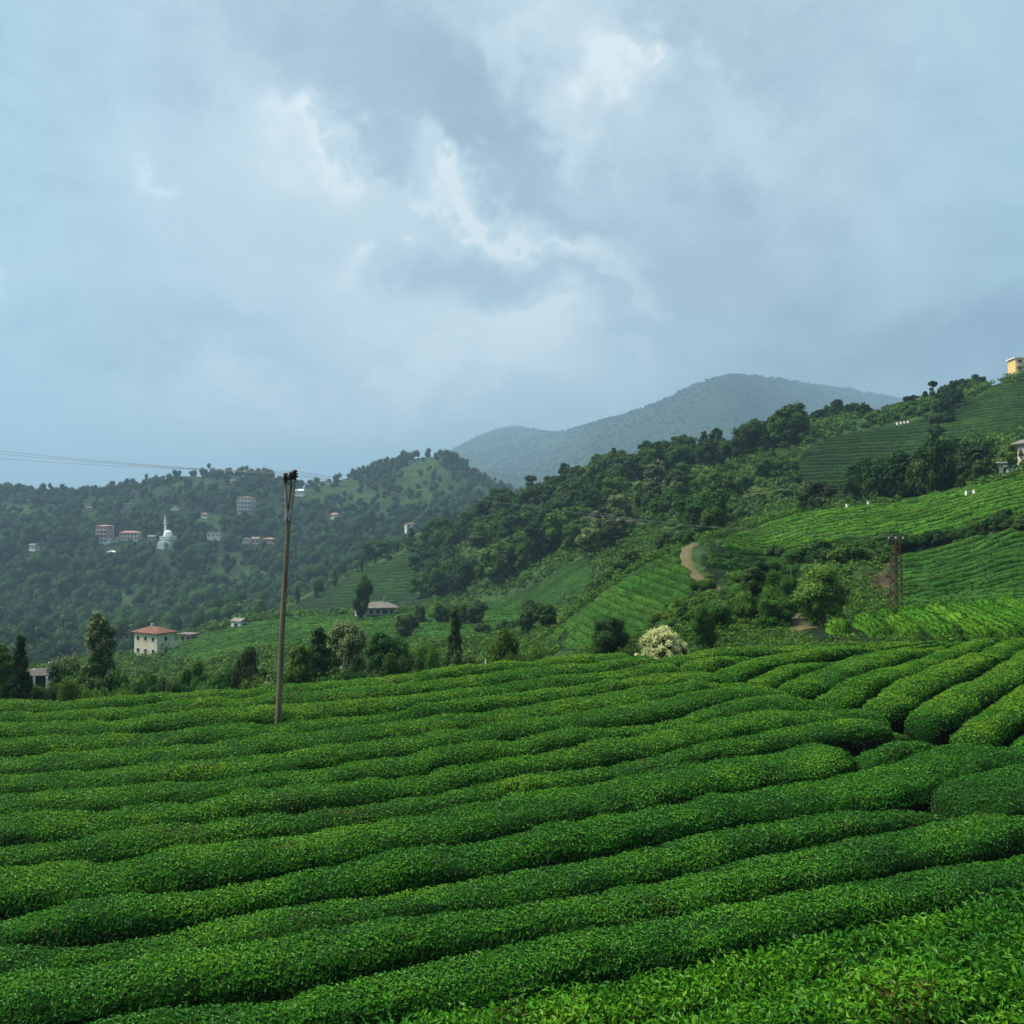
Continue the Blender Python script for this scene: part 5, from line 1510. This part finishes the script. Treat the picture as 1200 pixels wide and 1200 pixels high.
def old_shed():
    Y = 98.0
    x = (38 - 600) / F * Y; zb = float(gz(x, Y))
    root = empty('shed', (x, Y, zb), .12); tag(root, 'low old shed with a sagging roof and pale posts at the lower left', 'shed')
    MB().box(-1.7, 1.8, -.4, 1.0, -.6, .75).build('wall', M['dark'], root)
    m = MB(); V = [(-2.0, -1.0, .72), (2.1, -1.0, .78), (2.1, 1.2, 1.25), (-2.0, 1.2, 1.12), (-2.0, -1.0, .80), (2.1, -1.0, .86), (2.1, 1.2, 1.33), (-2.0, 1.2, 1.20)]
    m.add(V, [(0, 3, 2, 1), (4, 5, 6, 7), (0, 1, 5, 4), (1, 2, 6, 5), (2, 3, 7, 6), (3, 0, 4, 7)]); m.build('roof', M['dark'], root)
    for (px, h) in ((.55, 1.5), (-1.2, .66), (1.75, .72)):
        MB().box(px - .09, px + .09, -1.2, -1.03, -.7, h).build('post', M['white'], root)
    for (px, py, h, lab) in ((.9, 1.8, 2.3, 'pale concrete post rising behind the old shed'), (1.9, 2.0, 1.9, 'shorter pale post behind the right end of the old shed')):
        q = np.array([x + px, Y + py]); zz = float(gz(q[0], q[1]))
        o = MB().box(-.13, .13, -.13, .13, -.5, h).build('concrete_post', M['white'], None, (q[0], q[1], zz))
        tag(o, lab, 'post')


old_shed()

# white hives and marker stakes
for i, (u, v, Y) in enumerate([(1052, 497.5, 322), (1056.5, 496.7, 322), (1060.5, 496, 323), (1065, 495.4, 323)]):
    p = hit(u, v, 250, 345); s = .85
    root = empty('beehive', tuple(p), .2); tag(root, 'white beehive in the row of four on the high crest', 'beehive', 'white hives on the high crest')
    MB().box(-.4 * s, .4 * s, -.35 * s, .35 * s, -.2, .75 * s).build('box', M['white'], root)
    MB().box(-.46 * s, .46 * s, -.41 * s, .41 * s, .75 * s + .003, .88 * s).build('lid', M['steel'], root)
for (u, v, lab) in [(1133, 582, 'white beehive on the bright tea slope, the left one'), (1142, 581, 'white beehive on the bright tea slope, the right one'),
                    (993, 597, 'tiny white box at the left top of the bright tea slope'), (1018, 594, 'tiny white box on the crest of the bright tea slope below the grove')]:
    p = hit(u, v, 90, 160); s = .5
    root = empty('beehive', tuple(p + np.array([0, 0, .35])), .3); tag(root, lab, 'beehive')
    MB().box(-.35 * s, .35 * s, -.3 * s, .3 * s, -.6, .75 * s).build('box', M['white'], root)
    MB().box(-.4 * s, .4 * s, -.36 * s, .36 * s, .75 * s + .003, .85 * s).build('lid', M['white'], root)
for (u, Y, top, lab, mm, rr) in [(568, 47, 773, 'short white stake at the field edge left of the dense round tree', 'white', .035), (162, 62, 801, 'slanting bare stick behind the field edge below the cream house', 'wood', .03),
                                 (193, 62, 796, 'pale upright stake behind the field edge below the cream house', 'wood', .05), (252, 285, 727, 'thin wooden utility pole on the knoll right of the tin roofed shed', 'wood', .14),
                                 (926, 88, 663, 'thin bare pole standing in the gully', 'wood', .06)]:
    x = (u - 600) / F * Y; zb = float(gz(x, Y)); H = (600 - top) / F * Y - zb
    lean = .35 if 'slanting' in lab else .02
    b = MB(); b.tube([(0, 0, -.3), (lean * H * .5, 0, H * .5), (lean * H, 0, H)], [rr, rr * .95, rr * .8], 8)
    tag(b.build('stake' if H < 5 else 'utility_pole', M[mm], None, (x, Y, zb)), lab, 'stake' if H < 5 else 'pole')


# ------------------------------------------------------------------ wooden pole, lattice mast, wires
def wooden_pole():
    bx, by = unproject(324, 846); bx, by = float(bx), float(by)
    bz = float(gz(bx, by))
    tx, tz = (340.5 - 600) / F * by, (600 - 553) / F * by
    root = empty('power_pole', (bx, by, bz)); tag(root, 'leaning grey wooden power pole with three brown insulators in the tea field', 'power pole')
    top = np.array([tx - bx, 0, tz - bz]); ax = top / np.linalg.norm(top); Ht = np.linalg.norm(top)
    def at(t, dx=0, dy=0): return ax * t + np.array([dx, dy, 0])
    fork = Ht - 1.20
    pts = [at(-.5)] + [at(fork * t, .012 * math.sin(9 * t), .01 * math.cos(7 * t)) for t in np.linspace(0.02, 1, 9)]
    MB().tube(pts, list(np.linspace(.105, .075, len(pts))), 12).build('pole', M['wood'], root)
    ends = []
    for i, (dx, dy, h) in enumerate(((-.13, -.03, -.10), (.02, .08, -.06), (.16, -.04, .0))):
        e = at(Ht - .30 + h, dx, dy)
        MB().tube([at(fork - .35, dx * .35, dy * .5 - .05), at(fork, dx * .45, dy * .6), e], [.055, .055, .045], 8).build('bracket', M['steel'] if i != 1 else M['wood'], root)
        MB().box(e[0] - .10, e[0] + .10, e[1] - .06, e[1] + .06, e[2], e[2] + .04).build('cap_plate', M['steel'], root)
        prof = [(.035, 0), (.06, .03), (.035, .06), (.115, .10), (.12, .13), (.05, .15), (.10, .18), (.105, .21), (.045, .23), (.085, .26), (.07, .31), (.02, .34)]
        MB().lathe(prof, 14, (e[0], e[1], e[2] + .04)).build('insulator', M['porcelain'], root)
        ends.append(np.array([bx, by, bz]) + e + np.array([0, 0, .32]))
    # step irons and a band
    MB().tube([at(fork - .25), at(fork - .13)], .115, 12).build('clamp_band', M['steel'], root)
    return ends


def lattice_mast():
    p = hit(1050, 722, 62, 120); Y = float(p[1]); k = Y / F
    root = empty('lattice_mast', tuple(p), .25); tag(root, 'rusty lattice mast with a small cross arm on the tea slope', 'lattice mast')
    H = (722 - 632) * k; w0, w1 = .36, .22
    def corner(t, i):
        w = w0 + (w1 - w0) * t; sx, sy = ((-1, -1), (1, -1), (1, 1), (-1, 1))[i]
        return np.array([sx * w, sy * w, H * t])
    for i in range(4):
        MB().tube([corner(-.04, i), corner(.5, i), corner(1, i)], .05, 4).build('leg', M['rust'], root)
    b = MB(); n = 12
    for j in range(n):
        t0, t1 = j / n, (j + 1) / n
        for i in range(4):
            c = (i + 1) % 4
            a0, a1 = (corner(t0, i), corner(t1, c)) if j % 2 else (corner(t0, c), corner(t1, i))
            b.tube([a0, a1], .026, 4); b.tube([corner(t1, i), corner(t1, c)], .022, 4)
    b.build('bracing', M['rust'], root)
    ends = []
    arm = MB().box(-.72, .72, -.06, .06, H - .12, H + .0).build('cross_arm', M['rust'], root)
    for dx in (-.64, 0, .64):
        MB().lathe([(.03, H + .003), (.07, H + .06), (.035, H + .09), (.07, H + .13), (.03, H + .2)], 10, (dx, 0, 0)).build('insulator', M['grey'], root)
        ca, sa = math.cos(.25), math.sin(.25)
        ends.append(np.array([p[0] + dx * ca, p[1] + dx * sa, p[2] + H + .24]))
    return ends


def wire(a, b, sag, label, group, r=.013):
    a, b = np.array(a), np.array(b); P = []
    for t in np.linspace(0, 1, 40):
        q = a + (b - a) * t; q = q + np.array([0, 0, -4 * sag * t * (1 - t)]); P.append(q)
    m = MB().tube([q - a for q in P], r, 5)
    tag(m.build('power_line', M['wire'], None, tuple(a)), label, 'power line', group)


pe = wooden_pole(); me_ = lattice_mast()
for i, nm in enumerate(('front', 'middle', 'rear')):
    wire(pe[i], me_[i], .45 + .10 * i, 'thin power line sagging from the wooden pole towards the lattice mast', 'power lines to the mast', .005)
    u_end, v_end, Yd = -260, (494, 498, 507)[i], 36 + i * .5
    wire(pe[i], ((u_end - 600) / F * Yd, Yd, (600 - v_end) / F * Yd), .22 + .05 * i,
         {0: 'upper thin power line leaving the wooden pole to the left', 1: 'middle thin power line leaving the wooden pole to the left', 2: 'lowest power line to the left, with small dark clips'}[i], 'power lines to the left', .006)

far_woods()


# ------------------------------------------------------------------ air
def haze():
    m = bpy.data.materials.new('haze'); m.use_nodes = True
    T = NT(m.node_tree); T.n.clear()
    out = T.new('ShaderNodeOutputMaterial'); v = T.new('ShaderNodeVolumePrincipled')
    v.inputs['Color'].default_value = (.36, .54, .74, 1)
    v.inputs['Density'].default_value = 0.00022
    v.inputs['Anisotropy'].default_value = 0.2
    T.l.new(v.outputs[0], out.inputs['Volume'])
    zmin, zmax = float(HG.min()) - 1.0, float(HG.max()) + 40.0
    b = MB().box(-26000, 26000, -120, 17600, zmin, zmax)
    o = b.build('haze', m); tag(o, 'pale blue haze filling the valley', 'haze', kind='stuff')
    print('haze', zmin, zmax)


haze()
